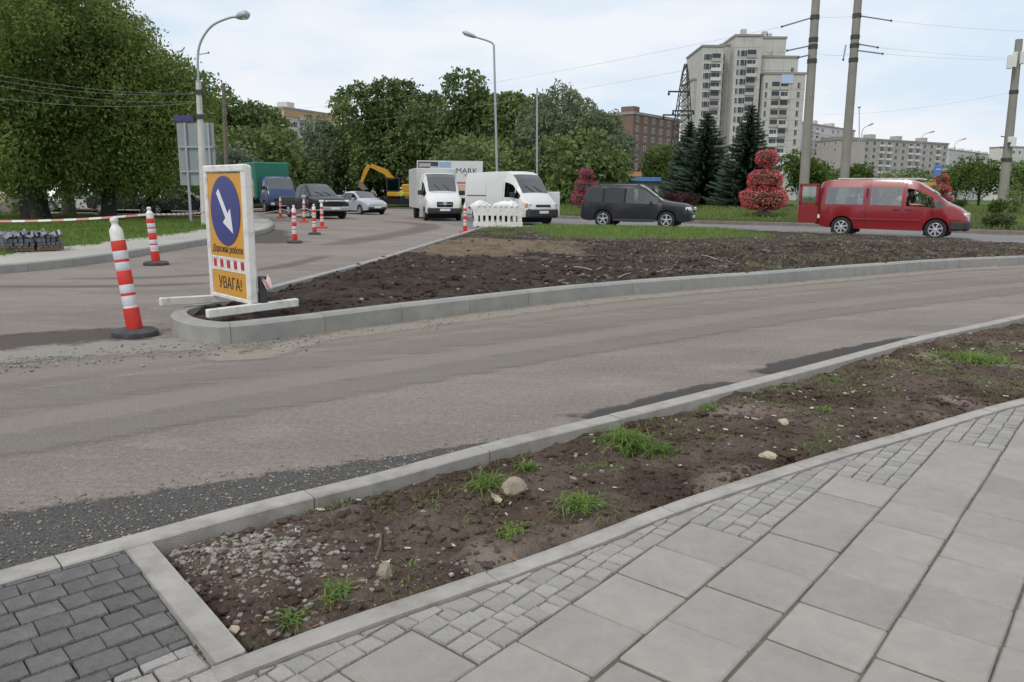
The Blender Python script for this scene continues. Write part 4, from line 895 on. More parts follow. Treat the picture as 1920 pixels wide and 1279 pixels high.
# ================================================================== BUILDINGS
M_PANE = S('window_pane', (.035, .04, .05), .15, var=.3, scale=.5); M_FRAME = S('window_frame', (.62, .62, .60), .6)
M_SEAM = S('panel_seam', (.36, .345, .32), .95)
M_TOWER = S('tower_panel', (.50, .485, .45), .9, var=.08, scale=.25, dirt=((.34, .31, .27), .12, .5)); M_PARA = S('balcony_white', (.60, .59, .56), .8, var=.1, objrand=.15)
M_PARA2 = S('balcony_glazed', (.33, .35, .36), .5, var=.2, objrand=.3)
M_LOGGIA = S('loggia_parapet', (.42, .40, .365), .9, var=.1, objrand=.2)
WIN_CACHE = {}
def win_mesh(w_, h, kind):
    k = (round(w_, 2), round(h, 2), kind)
    if k in WIN_CACHE: return WIN_CACHE[k]
    mb = MB(); fr_ = .09
    mb.box((0, -.02, 0), (w_, .06, h), mi=0); mb.q([(-w_ / 2 + fr_, -.056, -h / 2 + fr_), (w_ / 2 - fr_, -.056, -h / 2 + fr_), (w_ / 2 - fr_, -.056, h / 2 - fr_), (-w_ / 2 + fr_, -.056, h / 2 - fr_)], 1)
    mb.box((w_ * .12, -.062, 0), (.07, .02, h - .1), mi=0)
    if kind == 'balcony': mb.box((0, -.45, -h * .5), (w_ + .3, .9, 1.0), mi=2)
    if kind == 'loggia': mb.v = []; mb.f = []; mb.m = []; mb.box((0, .0, .1), (w_, .08, h), mi=1); mb.box((0, -.12, -h * .42), (w_ + .2, .25, .95), mi=2)
    me = bpy.data.meshes.new('window'); me.from_pydata(mb.v, [], mb.f); me.materials.append(M_FRAME); me.materials.append(M_PANE); me.materials.append(M_PARA if kind != 'loggia' else M_LOGGIA); me.polygons.foreach_set('material_index', mb.m); me.update()
    WIN_CACHE[k] = me; return me
def put_win(root, x, y, z, w_, h, kind='plain', rz=0., sc_=1.): 
    o = link('window' if kind == 'plain' else 'balcony', win_mesh(w_, h, kind), root, (x, y, z), rz); return o
# stepped tower block
Yt = 250.; st = Yt / FPX; b0 = P(1400, 370, Yt); tower = thing('tower_block', 'tall stepped grey concrete tower block behind the spruces', 'building', (b0.x, Yt, 0)); zpx = lambda py, Y=Yt, px=1400: P(px, py, Y).z
def tw(px): return P(px, 300, Yt).x - b0.x
blocks = [(1306, 1345, 88, 0, 22), (1345, 1366, 86, 4, 22), (1300, 1308, 150, 6, 16), (1363, 1412, 68, -1.5, 24), (1393, 1470, 72, 6, 22), (1404, 1486, 108, 1.5, 22), (1417, 1492, 139, -3, 22)]
for x0, x1, tp, dy, dep in blocks:
    zt = zpx(tp, Yt + dy, (x0 + x1) / 2); mb = MB(); mb.box(((tw(x0) + tw(x1)) / 2, dy + dep / 2, zt / 2), (tw(x1) - tw(x0), dep, zt)); wl_ = mb.build('wall', M_TOWER, tower)
    sm = MB()
    for kk in range(1, int(zt // 3)): sm.box(((tw(x0) + tw(x1)) / 2, dy - .012, kk * 3.05), (tw(x1) - tw(x0), .03, .13))
    for xx in (.33, .67): sm.box((tw(x0) + (tw(x1) - tw(x0)) * xx, dy - .014, zt / 2), (.11, .03, zt - .2))
    sm.build('panel_joints', M_SEAM, wl_)
    cp = MB(); cp.box(((tw(x0) + tw(x1)) / 2, dy + dep / 2, zt + .3), (tw(x1) - tw(x0) + .5, dep + .5, .6)); cp.build('parapet', S('roof_edge', (.30, .285, .26), .9), wl_)
for x0, x1, dy, cols, tp in [(1306, 1345, 0, [(1312, .8, 'plain'), (1319, 1.6, 'plain'), (1332, 2.4, 'balcony')], 107), (1345, 1366, 4, [(1351, .9, 'plain')], 107), (1363, 1412, -1.5, [(1370, .8, 'plain'), (1380, 1.8, 'plain'), (1394, 2.4, 'balcony')], 100), (1404, 1486, 1.5, [(1411, .9, 'plain'), (1476, .9, 'plain')], 132), (1417, 1492, -3, [(1422, .8, 'plain'), (1439, 2.0, 'balcony'), (1455, 2.0, 'balcony'), (1481, .9, 'plain')], 160)]:
    for cx, w_, kd in cols:
        py = tp
        while py < 345:
            kq = random.choice(('loggia', 'loggia', 'balcony')) if kd == 'balcony' else kd; put_win(tower, tw(cx), dy - .02, zpx(py, Yt + dy, cx), w_ * 1.15, 1.9, kq)
            py += 17.7
for x, tp, dy in [(1432, 66, 8), (1440, 70, 8), (1384, 62, 3), (1446, 102, 4)]: MB().box((tw(x), dy, zpx(tp + 3, Yt + dy, x)), (1.6, 1.6, 3)).build('chimney', M_TOWER, tower)
MB().box((tw(1459), -3.1, zpx(148, Yt - 3, 1459)), (3.6, .25, 2.6)).build('panel', S('blue_panel', (.45, .55, .72), .6), tower)
def slab_block(label, A, B, h, depth, wall, storeys, cols, wsz=(1.9, 1.75), balc=(), name='apartment_block', z0=0., roof=True, gable=None, skip=.05, band=None):
    """long block: facade from A to B (seen from the camera side), storeys by cols windows"""
    A, B = Vector((A[0], A[1])), Vector((B[0], B[1])); L_ = (B - A).length; rz = atan2(B.y - A.y, B.x - A.x); root = thing(name, label, 'building', (A.x, A.y, z0), rz)
    wl_ = MB().box((L_ / 2, depth / 2, h / 2), (L_, depth, h)).build('wall', wall, root)
    if roof:
        rf = MB().box((L_ / 2, depth / 2, h + .35), (L_ + .5, depth + .5, .7)).build('roof', S('roof_edge', (.30, .285, .26), .9), root)
        for k in range(int(L_ // 18)): MB().box((9 + k * 18, depth / 2, h + 1.8), (3.2, 4, 2.4)).build('lift_house', wall, rf)
    sh = h / storeys; sm = MB()
    for r in range(1, storeys): sm.box((L_ / 2, -.012, r * sh), (L_ - .1, .03, .14))
    for c in range(1, cols): sm.box((c * L_ / cols, -.014, h / 2), (.1, .03, h - .2))
    sm.build('panel_joints', M_SEAM if wall is not M_BRICKB else wall, wl_)
    for r in range(storeys):
        for c in range(cols):
            if random.random() < skip: continue
            kd = 'balcony' if c in balc else 'plain'; put_win(root, (c + .5) * L_ / cols, -.02, (r + .55) * sh, wsz[0] * (1.25 if kd == 'balcony' else 1), wsz[1], kd)
    return root
M_GREYB = S('panel_grey', (.43, .405, .375), .9, var=.1, scale=.2, dirt=((.33, .30, .27), .1, .5)); M_WHITEB = S('panel_white', (.58, .57, .55), .9, var=.08, scale=.2, dirt=((.44, .42, .40), .1, .5)); M_BRICKB = S('brick_brown', (.19, .125, .10), .9, var=.12, scale=.3); M_CREAMB = S('panel_cream', (.60, .58, .53), .9, var=.06, scale=.3)
def bl(px, Y): q = P(px, 366, Y); return (q.x, Y)
slab_block('white nine-storey apartment block just right of the stepped tower', bl(1486, 330), bl(1592, 372), P(1490, 230, 330).z, 13, M_WHITEB, 9, 11, balc=(2, 3, 7, 8))
g0 = bl(1530, 303)
slab_block('grey nine-storey apartment block running back behind the red van', bl(1566, 338), bl(1768, 372), P(1566, 259, 338).z, 14, M_GREYB, 9, 15, balc=(1, 2, 5, 6, 9, 10, 13))
slab_block('grey gabled end block standing left of the long grey apartment block', bl(1524, 330), bl(1564, 316), P(1540, 264, 322).z, 12, S('panel_pinkish', (.42, .375, .35), .9, var=.08, scale=.2), 9, 4, wsz=(1.1, 1.3), skip=.6)
slab_block('long pale low apartment block at far distance beyond the bushy trees', bl(1770, 560), bl(1868, 640), P(1800, 286, 590).z, 14, M_WHITEB, 5, 14, balc=(3, 8))
slab_block('far pink-roofed block at the photograph right edge', bl(1885, 480), bl(1990, 500), P(1900, 278, 490).z, 14, M_CREAMB, 5, 10)
slab_block('brown brick nine-storey block behind the lattice pylon', bl(1182, 212), bl(1268, 232), P(1200, 217, 216).z, 13, M_BRICKB, 9, 6, wsz=(1.4, 1.5), skip=.0)
cream = slab_block('cream apartment block with orange top band behind the trees', bl(538, 232), bl(640, 255), P(560, 210, 240).z, 14, M_CREAMB, 9, 8, balc=(2, 5))
Lc = (Vector(bl(640, 255)) - Vector(bl(538, 232))).length; hc = P(560, 210, 240).z
MB().box((Lc / 2, -.12, hc - 1.0), (Lc, .2, 1.9)).build('orange_band', S('band_orange', (.52, .33, .18), .9), cream)
# lattice pylon
M_STEEL_D = S('pylon_steel', (.035, .03, .03), .6, var=.2); Yp = 95.; pb = P(1273, 372, Yp); pyl = thing('lattice_pylon', 'dark lattice steel pylon rising behind the spruces', 'pylon', (pb.x, Yp, 0)); zt = P(1277, 120, Yp).z; mb = MB()
def pw(z): return np.interp(z, [0, zt * .55, zt * .92, zt], [1.45, .95, .35, .12])
lev = [zt * k / 14 for k in range(15)]
for sx in (-1, 1):
    for sy in (-1, 1): mb.tube([(sx * pw(z), sy * pw(z), z) for z in lev], .06, 5)
for a, b_ in zip(lev, lev[1:]):
    for s in (-1, 1):
        mb.tube([(-pw(a), s * pw(a), a), (pw(b_), s * pw(b_), b_)], .032, 4); mb.tube([(pw(a), s * pw(a), a), (-pw(b_), s * pw(b_), b_)], .032, 4); mb.tube([(s * pw(a), -pw(a), a), (s * pw(b_), pw(b_), b_)], .032, 4); mb.tube([(-pw(b_), s * pw(b_), b_), (pw(b_), s * pw(b_), b_)], .032, 4)
mb.build('frame', M_STEEL_D, pyl)
for py, w0, w1 in [(172, -1.9, .6), (208, -1.3, 1.3), (216, -2.4, .8)]:
    z = P(1277, py, Yp).z; cr = MB().box(((w0 + w1) / 2, 0, z), (w1 - w0, .25, .16)).build('crossarm', M_STEEL_D, pyl)
    for x in (w0 + .1, w1 - .1): MB().lathe([(.05, -.35), (.14, -.25), (.14, -.1), (.05, 0)], 8, (x, 0, z - .1)).build('insulator', M_STEEL_D, cr)

# ================================================================== POLES, LAMPS, WIRES
M_CONC = S('concrete_pole', (.27, .255, .22), .9, var=.15, scale=2., dirt=((.17, .16, .14), 1., .5)); M_WHITEP = S('whitewashed_pole', (.55, .54, .50), .85, var=.1, scale=3, dirt=((.35, .33, .29), 2, .5)); M_GALV = S('galvanised', (.40, .42, .44), .5, metal=.35, var=.08); M_WOOD = S('weathered_wood', (.17, .14, .115), .9, var=.2, scale=8); M_IRON = S('dark_iron', (.05, .05, .052), .6); M_LAMPG = S('lamp_glass', (.7, .7, .68), .3)
def pole(label, a, b, Y, r0, r1, z0, mat, name='utility_pole', cat='pole', group=None, bands=()):
    """pole from ground below pixel a up to pixel b, both at distance Y"""
    pa, pb_ = P(*a, Y), P(*b, Y); d = (pb_ - pa); base = pa + d * ((z0 - pa.z) / d.z); root = thing(name, label, cat, base, 0, group); L_ = pb_ - base
    MB().tube([-L_.normalized() * .3, L_ * .5, L_], [r0, (r0 + r1) / 2, r1], 14).build('shaft', mat, root, smooth=40)
    for py in bands:
        t = (P(b[0], py, Y).z - base.z) / L_.z; q = L_ * t; rr = (r0 + (r1 - r0) * t) * 1.12; MB().tube([q - Vector((0, 0, .12)), q + Vector((0, 0, .12))], rr, 14).build('band', M_IRON, root, smooth=40)
    return root, base
def arm(root, base, a, b, Y, r, mat, name='insulator', dY=0.):
    pa, pb_ = P(*a, Y) - base, P(*b, Y + dY) - base; o = MB().tube([pa, pb_], r * .75, 6).build(name, mat, root); MB().ico(pb_, r * 1.3, jit=0).build('clamp', M_IRON, o); return o
M_INSUL = S('insulator_grey', (.23, .22, .22), .5)
p1, q1 = pole('thick concrete power pole nearest the red flower tower', (1505, 385), (1541, -170), 47, .29, .20, .45, M_CONC, group='concrete power poles', bands=(33, 75, 88, 115))
for a, b_ in [((1523, 33), (1466, 50)), ((1519, 86), (1476, 95)), ((1518, 103), (1497, 108))]: arm(p1, q1, a, b_, 47, .055, M_INSUL, dY=-1.5)
p2, q2 = pole('thick concrete power pole standing behind the red van roof', (1579, 385), (1622, -170), 49, .29, .20, .45, M_CONC, group='concrete power poles', bands=(30, 70, 86, 113))
for a, b_ in [((1613, 30), (1671, 39)), ((1611, 83), (1646, 89)), ((1610, 95), (1655, 101)), ((1586, 85), (1581, 112))]: arm(p2, q2, a, b_, 49, .055, M_INSUL, dY=-1.5)
p3, q3 = pole('leaning concrete mast with white antenna boxes at the right', (1879, 385), (1911, 74), 52, .31, .21, .5, M_CONC, name='antenna_mast', cat='mast', bands=(173, 300))
M_ANT = S('antenna_white', (.72, .72, .70), .5)
for cx, cy, w_, h in [(1893, 116, 8, 24), (1902, 112, 8, 26), (1917, 108, 7, 22), (1900, 266, 9, 18), (1893, 262, 5, 10)]:
    c = P(cx, cy, 51.5) - q3; an = MB().box(c, (w_ * 51.5 / FPX, .18, h * 51.5 / FPX), ch=.03).build('antenna', M_ANT, p3); MB().tube([c + Vector((0, 0, -.2)), Vector((c.x * .2 + (P(1905, cy, 52) - q3).x * .8, .3, c.z - .2))], .03, 6).build('bracket', M_IRON, an)
arm(p3, q3, (1893, 258), (1878, 256), 52, .04, M_IRON, 'rung'); arm(p3, q3, (1891, 278), (1876, 277), 52, .04, M_IRON, 'rung')
pw_, qw = pole('brown wooden utility pole behind the direction sign', (427, 380), (419, 156), 56, .17, .12, .1, M_WOOD)
for a, b_ in [((419, 164), (405, 166)), ((419, 172), (403, 172))]: arm(pw_, qw, a, b_, 56, .025, M_IRON, 'hook')
pole('short dark wooden post beside the curved street lamp', (396, 380), (391, 187), 50, .13, .11, .1, M_WOOD)
def lamp(label, px, pts, Y, r0, r1, z0, matl, matu, head, lower=None):
    """pts: pixel path of the shaft and arm from bottom to the lamp head"""
    base = P(*pts[0], Y); base.z = z0; root = thing('street_lamp', label, 'street lamp', base, 0, 'street lamps'); q = [P(*p, Y) - base for p in pts[1:]]; L_ = [Vector((q[0].x - (q[0].x) * 1.0 + 0, 0, -.2))] + q
    k = lower if lower else 1; shaft = [Vector((0, 0, -.2))] + q[:k]; MB().tube(shaft, [r0] + [r0 * .8] * (k - 1) + [r0 * .62], 12).build('pole', matl, root, smooth=40)
    a = MB().tube(resample3(q[k - 1:]), r1, 8).build('arm', matu, root, smooth=50)
    h0, h1 = P(*head[0], Y) - base, P(*head[1], Y) - base; d = h1 - h0; up = Vector((0, 0, 1)); hd = MB(); hd.tube([h0 - d * .05, h0 + d * .25, h0 + d * .8, h1], [.05, .13, .15, .05], 10); hd.v = [(x, y * 1.3, z) for x, y, z in hd.v]; hh = hd.build('lamp_head', M_GALV, root, smooth=50)
    mm = h0.lerp(h1, .6); MB().ico((mm.x, mm.y, mm.z - .09), .12, (1.3, 1, .6), 0, 2).build('lens', M_LAMPG, hh, smooth=60); return root, base
def resample3(p):
    p = [Vector(x) for x in p]
    if len(p) < 3: return p
    e = [p[0] * 2 - p[1]] + p + [p[-1] * 2 - p[-2]]; o = []
    for i in range(1, len(e) - 2):
        a, b_, c, d = e[i - 1:i + 3]
        for k in range(6): t = k / 6; o.append(.5 * ((2 * b_) + (c - a) * t + (2 * a - 5 * b_ + 4 * c - d) * t * t + (3 * b_ - a - 3 * c + d) * t ** 3))
    o.append(p[-1]); return o
l1, lq = lamp('street lamp with whitewashed pole and curved arm, left of the direction sign', 385, [(385, 419), (379, 300), (372, 155), (371, 105), (378, 75), (398, 48), (428, 34), (446, 31)], 29.5, .155, .045, .1, M_WHITEP, M_GALV, ((443, 32), (468, 26)), lower=2)
arm(l1, lq, (373, 102), (391, 99), 29.5, .03, M_GALV, 'bracket'); arm(l1, lq, (374, 218), (362, 216), 29.5, .03, M_IRON, 'bracket')
for py in (173, 219): q = P(375, py, 29.5) - lq; MB().tube([q - Vector((0, 0, .08)), q + Vector((0, 0, .08))], .15, 12).build('band', M_IRON, l1)
lamp('tall grey street lamp with an arm reaching left above the white van', 931, [(934, 392), (932, 325), (926, 84), (918, 78), (890, 69)], 55, .11, .06, .1, M_GALV, M_GALV, ((893, 70), (867, 60)), lower=2)
pole('thin grey metal mast behind the white van cab', (1007, 392), (1007, 165), 60, .085, .06, .2, M_GALV, name='mast', cat='mast')
lamp('distant slim street lamp between the concrete poles', 1612, [(1611, 362), (1611, 300), (1611, 203), (1610, 201), (1609, 200)], 120, .10, .07, .5, M_GALV, M_GALV, ((1608, 201), (1614, 201)), lower=2)
lamp('distant street lamp with an arm reaching right, before the grey block', 1617, [(1616, 362), (1616, 300), (1616, 248), (1620, 240), (1628, 235)], 130, .10, .06, .5, M_GALV, M_GALV, ((1627, 236), (1638, 231)), lower=2)
lamp('faint distant street lamp beyond the grey block end', 1790, [(1790, 362), (1790, 310), (1790, 272), (1795, 265), (1803, 262)], 170, .10, .06, .5, M_GALV, M_GALV, ((1801, 263), (1812, 259)), lower=2)
lamp('distant street lamp by the blue pylon sign', 1727, [(1727, 362), (1727, 300), (1728, 258), (1733, 252), (1742, 249)], 150, .10, .06, .5, M_GALV, M_GALV, ((1741, 249), (1753, 246)), lower=2)
M_WIRE = S('wire_grey', (.42, .42, .43), .6); M_WIRE_L = S('wire_pale', (.30, .31, .30), .5)
def wire(label, A, B, sag, r=.011, mat=None):
    n = 14; r *= .5; o = MB().tube([A.lerp(B, k / n) - Vector((0, 0, sag * 4 * (k / n) * (1 - k / n))) for k in range(n + 1)], r, 5, cap=False).build('overhead_wire', mat or M_WIRE); return tag(o, label, 'wire', 'overhead wires')
for i, (a, b_, lab) in enumerate([((373, 174), (-60, 128), 'pale overhead wire crossing the left trees, uppermost of four'), ((372, 176), (-60, 140), 'pale overhead wire crossing the left trees, second from the top'), ((372, 190), (-60, 150), 'pale overhead wire crossing the left trees, third from the top'), ((370, 192), (-60, 176), 'pale overhead wire crossing the left trees, lowest of four')]):
    wire(lab, P(*a, 29.5), P(*b_, 26 if i < 3 else 25), .25, .010, M_WIRE_L)
wire('thin wire running left from the upper insulator of the first concrete pole', P(1466, 50, 45.5), P(540, 205, 90), .6, .014); wire('thin wire running left from the lower insulator of the first concrete pole', P(1476, 95, 45.5), P(540, 240, 95), .6, .014)
wire('thin wire running right from the upper insulator of the second concrete pole', P(1671, 39, 47.5), P(1990, 60, 60), .15, .012); wire('thin wire running right at the middle insulator of the second concrete pole', P(1646, 89, 47.5), P(1990, 112, 60), .15, .012)
wire('thin wire running right at the lower insulator of the second concrete pole', P(1655, 101, 47.5), P(1990, 110, 62), .2, .012); wire('thin wire strung between the two concrete poles at the top', P(1526, 32, 47), P(1611, 30, 49), .05, .012)
wire('thin wire strung between the two concrete poles at the lower clamp', P(1521, 97, 47), P(1608, 98, 49), .2, .012); wire('thin rising wire tied to the leaning mast', P(1893, 174, 52), P(1540, 215, 70), .35, .012)

# ================================================================== ROAD-WORK THINGS
M_RED = S('plastic_red', (.62, .035, .022), .45, var=.08, dirt=((.30, .07, .05), 8, .55)); M_WHT = S('plastic_white', (.72, .70, .66), .5, var=.08, dirt=((.36, .33, .29), 9, .6)); M_REFL = S('reflective_band', (.58, .60, .62), .35, var=.1, scale=20); M_RUB = S('rubber_black', (.045, .045, .048), .75, var=.2, scale=12, dirt=((.16, .15, .14), 8, .5)); M_REDBASE = S('base_red', (.50, .05, .03), .6)
def signal_post(label, px, base_py, H, lean=(0, 0), r=.057, base_r=.19, base_mat=None):
    g = G(px, base_py, 0); root = thing('traffic_post', label, 'traffic post', g, 0, 'red and white traffic posts')
    MB().lathe([(base_r * 1.0, 0), (base_r * 1.02, .02), (base_r * .99, .055), (base_r * .86, .072), (.085, .082), (.06, .085)], 24).build('base', base_mat or M_RUB, root, smooth=35)
    up = Vector((lean[0], lean[1], 1)).normalized(); M3 = up.to_track_quat('Z', 'Y').to_matrix(); zb = .075; Hs = H - zb
    body = MB().lathe([(r * 1.12, 0), (r * 1.1, Hs * .04), (r, Hs * .1), (r * .95, Hs * .80), (r * .93, Hs * .885), (r * .60, Hs * .915), (r * .46, Hs * .93), (r * .44, Hs * .945), (r * .58, Hs * .96), (r * .60, Hs * .975), (r * .42, Hs * .995), (r * .1, Hs)], 20, (0, 0, zb), M3).build('tube', M_WHT, root, smooth=35)
    for a, b_, m_ in [(.0, .19, M_RED), (.215, .30, M_REFL), (.30, .325, M_RED), (.325, .40, M_REFL), (.40, .525, M_RED), (.535, .60, M_REFL), (.60, .625, M_RED), (.625, .70, M_REFL), (.70, .79, M_RED)]:
        rr = r * 1.125 if a == 0 else r * 1.02; MB().lathe([(rr + .001, Hs * a), (rr + .002, Hs * (a + .003)), (rr * (.985 if a == 0 else 1) + .002, Hs * (b_ - .003)), (rr * (.96 if a == 0 else .995) + .001, Hs * b_)], 20, (0, 0, zb), M3).build('band', m_, body, smooth=35)
    return root, g
signal_post('nearest red and white traffic post on a round black base, leaning left', 254, 630, 1.19, (-.135, .05), .066, .215)
signal_post('red and white traffic post tied to the tape, by the left kerb', 293, 497, 1.12, (-.06, 0), .07, .23)
for lab, px, py, H, bm_ in [('nearest of the five grouped traffic posts on the bend', 553, 456, 1.06, M_RUB), ('farthest traffic post, before the blue truck cab', 526, 409, 1.12, M_REDBASE), ('traffic post by the black pickup rear wheel', 570, 417, 1.08, M_REDBASE), ('middle traffic post of the group, standing on a dark base', 590, 440, 1.02, M_RUB), ('traffic post closest to the black pickup front', 604, 428, 1.04, M_REDBASE), ('lone traffic post at the far island tip beside the white barrier', 872, 437, 1.10, M_REDBASE)]: signal_post(lab, px, py, H, (random.uniform(-.03, .03), 0), .062, .21, bm_)
# direction sign on wooden feet
M_SWHITE = S('sign_white_paint', (.72, .70, .66), .55, var=.07, scale=8, dirt=((.34, .28, .22), 7, .75)); M_YEL = S('sign_yellow', (.62, .30, .030), .42, var=.05, scale=6, dirt=((.38, .22, .08), 5, .3)); M_BLUE = S('sign_blue', (.030, .035, .19), .35, var=.08, scale=6); M_SARROW = S('sign_arrow_white', (.72, .73, .76), .4, var=.04); M_SRED = S('sign_red', (.45, .02, .03), .4); M_BLACK = S('print_black', (.02, .02, .02), .5)
pn, pf = Vector((-2.66, 7.85)), Vector((-3.34, 8.57)); ctr = (pn + pf) / 2; SW = (pn - pf).length; srz = atan2((pn - pf).y, (pn - pf).x)
sign = thing('direction_sign', 'yellow road-works sign with blue disc and white arrow, on wooden feet', 'road sign', (ctr.x, ctr.y, .0), srz); z0, z1 = .30, 1.70; hw = SW / 2
fr_ = MB(); fw = .075; fr_.box((-hw + fw / 2, 0, (z0 + z1) / 2), (fw, .07, z1 - z0), ch=.012); fr_.box((0, 0, z1 - fw / 2 + .005), (SW - .005, .075, fw), ch=.012); fr_.box((0, 0, z0 + .02), (SW - .01, .06, .045), ch=.008); fr_.box((0, 0, .742), (SW - 2 * fw, .045, .022)); fr_.box((0, 0, .614), (SW - 2 * fw, .045, .022)); fr_.build('frame', M_SWHITE, sign)
MB().box((hw - .04, .018, (z0 + z1) / 2), (.08, .10, z1 - z0 - .002), ch=.02).build('side_post', M_SWHITE, sign)
def flat(name, c, w_, h, y, mat, par): return MB().box((c[0], y, c[1]), (w_, .006, h)).build(name, mat, par)
up_ = MB().box((0, -.012, 1.187), (SW - 2 * fw - .012, .012, .865)).build('upper_panel', M_YEL, sign)
dk = MB(); dk.lathe([(.36, 0), (.36, .006)], 48, (0, -.019, 1.235), Matrix.Rotation(pi / 2, 3, 'X')); dsc = dk.build('disc', M_BLUE, up_)
ar_ = MB(); ang = R(-52); ca, sa = cos(ang), sin(ang); pl = [(-.26, .036), (.06, .036), (.06, .12), (.29, 0), (.06, -.12), (.06, -.036), (-.26, -.036)]
pr = [(x * ca - z * sa, x * sa + z * ca) for x, z in pl]; n_ = len(pr); ar_.mesh([(x, -.0275, 1.235 + z) for x, z in pr] + [(x, -.024, 1.235 + z) for x, z in pr], [tuple(range(n_))[::-1]] + [(i, (i + 1) % n_, n_ + (i + 1) % n_, n_ + i) for i in range(n_)]); ar_.build('arrow', M_SARROW, dsc)
def text(name, s, size, loc, mat, parent, rot=(pi / 2, 0, 0), shear=0., ext=.001, sx=1.0, bold=0.):
    cu = bpy.data.curves.new(name, 'FONT'); cu.body = s; cu.size = size; cu.extrude = ext; cu.align_x = 'CENTER'; cu.shear = shear; cu.offset = bold
    t = bpy.data.objects.new(name, cu); COL.objects.link(t); bpy.context.view_layer.update(); me = bpy.data.meshes.new_from_object(t.evaluated_get(bpy.context.evaluated_depsgraph_get())); bpy.data.objects.remove(t); bpy.data.curves.remove(cu)
    me.materials.clear(); me.materials.append(mat); o = link(name, me, parent, loc); o.rotation_euler = rot; o.scale = (sx, 1, 1); return o
text('lettering', 'Дорожні роботи', .105, (-.01, -.0205, .80), M_BLACK, up_, shear=.25, sx=.90)
MB().box((0, -.012, .678), (SW - 2 * fw - .012, .012, .10)).build('stripe_panel', M_SWHITE, sign)
for k in range(5): x = -.34 + k * .17; MB().mesh([(x - .035, -.0195, .636), (x + .045, -.0195, .636), (x + .04, -.0195, .72), (x - .04, -.0195, .72)], [(0, 1, 2, 3)]).build('stripe', M_SRED, sign)
lw = MB().box((0, -.012, .474), (SW - 2 * fw - .012, .012, .254)).build('lower_panel', M_YEL, sign); text('lettering', 'УВАГА!', .175, (.02, -.0205, .415), M_BLACK, lw, sx=.95)
for x in (-hw + .04, hw - .02):
    ft = MB(); ft.box((0, 0, 0), (.07, .98, .085), ch=.008); ft.v = [(a + x, b_ + (-.10 if x < 0 else .02), c + .262 + (.03 * b_ if x > 0 else -.03 * b_)) for a, b_, c in ft.v]; f_ = ft.build('foot_board', M_SWHITE, sign)
MB().tube([(hw - .02, -.045, .275), (hw - .02, -.0455, .275)], .012, 8).build('bolt', M_BLACK, sign)
MB().box((hw - .02, .125, .40), (.06, .07, .36)).build('rear_strut', M_IRON, sign); MB().box((-hw + .035, .06, .38), (.03, .05, .30)).build('rear_strut', M_IRON, sign)
tp_ = MB()
for k in range(3): a = random.uniform(0, 6); tp_.q([(hw + .01 + .03 * cos(a), .13 + .04 * sin(a), .60 - k * .02), (hw + .05 + .05 * cos(a + 1), .15 + .05 * sin(a), .56 - k * .02), (hw + .05 + .06 * cos(a + .5), .14 + .05 * sin(a + 1), .45 - k * .01), (hw + .02, .13, .50)])
tp_.build('tape_knot', S('tape_pale', (.75, .55, .53), .5), sign)
# barrier tape
def tapemat():
    m, nt, b = nmat('barrier_tape'); tcx = add(nt, 'ShaderNodeAttribute', attribute_name='along'); ma = add(nt, 'ShaderNodeMath', operation='FRACT'); lk(nt, tcx.outputs['Fac'], ma.inputs[0]); gt = add(nt, 'ShaderNodeMath', operation='GREATER_THAN'); lk(nt, ma.outputs[0], gt.inputs[0]); gt.inputs[1].default_value = .5
    mm = add(nt, 'ShaderNodeMix', data_type='RGBA'); mm.inputs['A'].default_value = (.75, .74, .72, 1); mm.inputs['B'].default_value = (.64, .26, .24, 1); lk(nt, gt.outputs[0], mm.inputs['Factor']); lk(nt, mm.outputs['Result'], b.inputs['Base Color']); b.inputs['Roughness'].default_value = .4; return m
M_TAPE = tapemat()
def tape(label, pts, hh=.02):
    vs = []; fs = []; at = []; s = 0.; prev = None; path = []
    for A, B, sag in pts:
        L_ = (B - A).length; n = max(6, int(L_ / .25)); path += [A.lerp(B, k / n) - Vector((0, 0, sag * 4 * (k / n) * (1 - k / n))) for k in range(n + (1 if (A, B, sag) == pts[-1] else 0))]
    for i, p in enumerate(path):
        if prev is not None: s += (p - prev).length
        prev = p; tw_ = .5 * sin(s * 1.1); dv = Vector((0, sin(tw_) * hh, cos(tw_) * hh)); vs += [p - dv, p + dv]; at += [s / .42] * 2
    fs = [(2 * i, 2 * i + 2, 2 * i + 3, 2 * i + 1) for i in range(len(path) - 1)]; me = bpy.data.meshes.new('barrier_tape'); me.from_pydata(vs, [], fs); a = me.attributes.new('along', 'FLOAT', 'POINT'); a.data.foreach_set('value', at); me.materials.append(M_TAPE); me.update()
    return tag(link('barrier_tape', me), label, 'barrier tape')
Yq = G(293, 497).y
tape('red and white barrier tape stretched from the lawn trees past the sign', [(P(-80, 414, 14.0), P(277, 402, Yq), .05), (P(277, 402, Yq), P(395, 397, 21), .02), (P(395, 397, 21), P(527, 393, G(526, 409).y), .12)])
tape('red and white barrier tape sagging between the grouped traffic posts', [(P(527, 392, G(526, 409).y), P(572, 390, G(570, 417).y), .1), (P(572, 390, G(570, 417).y), P(604, 392, G(604, 428).y), .08)], .02)
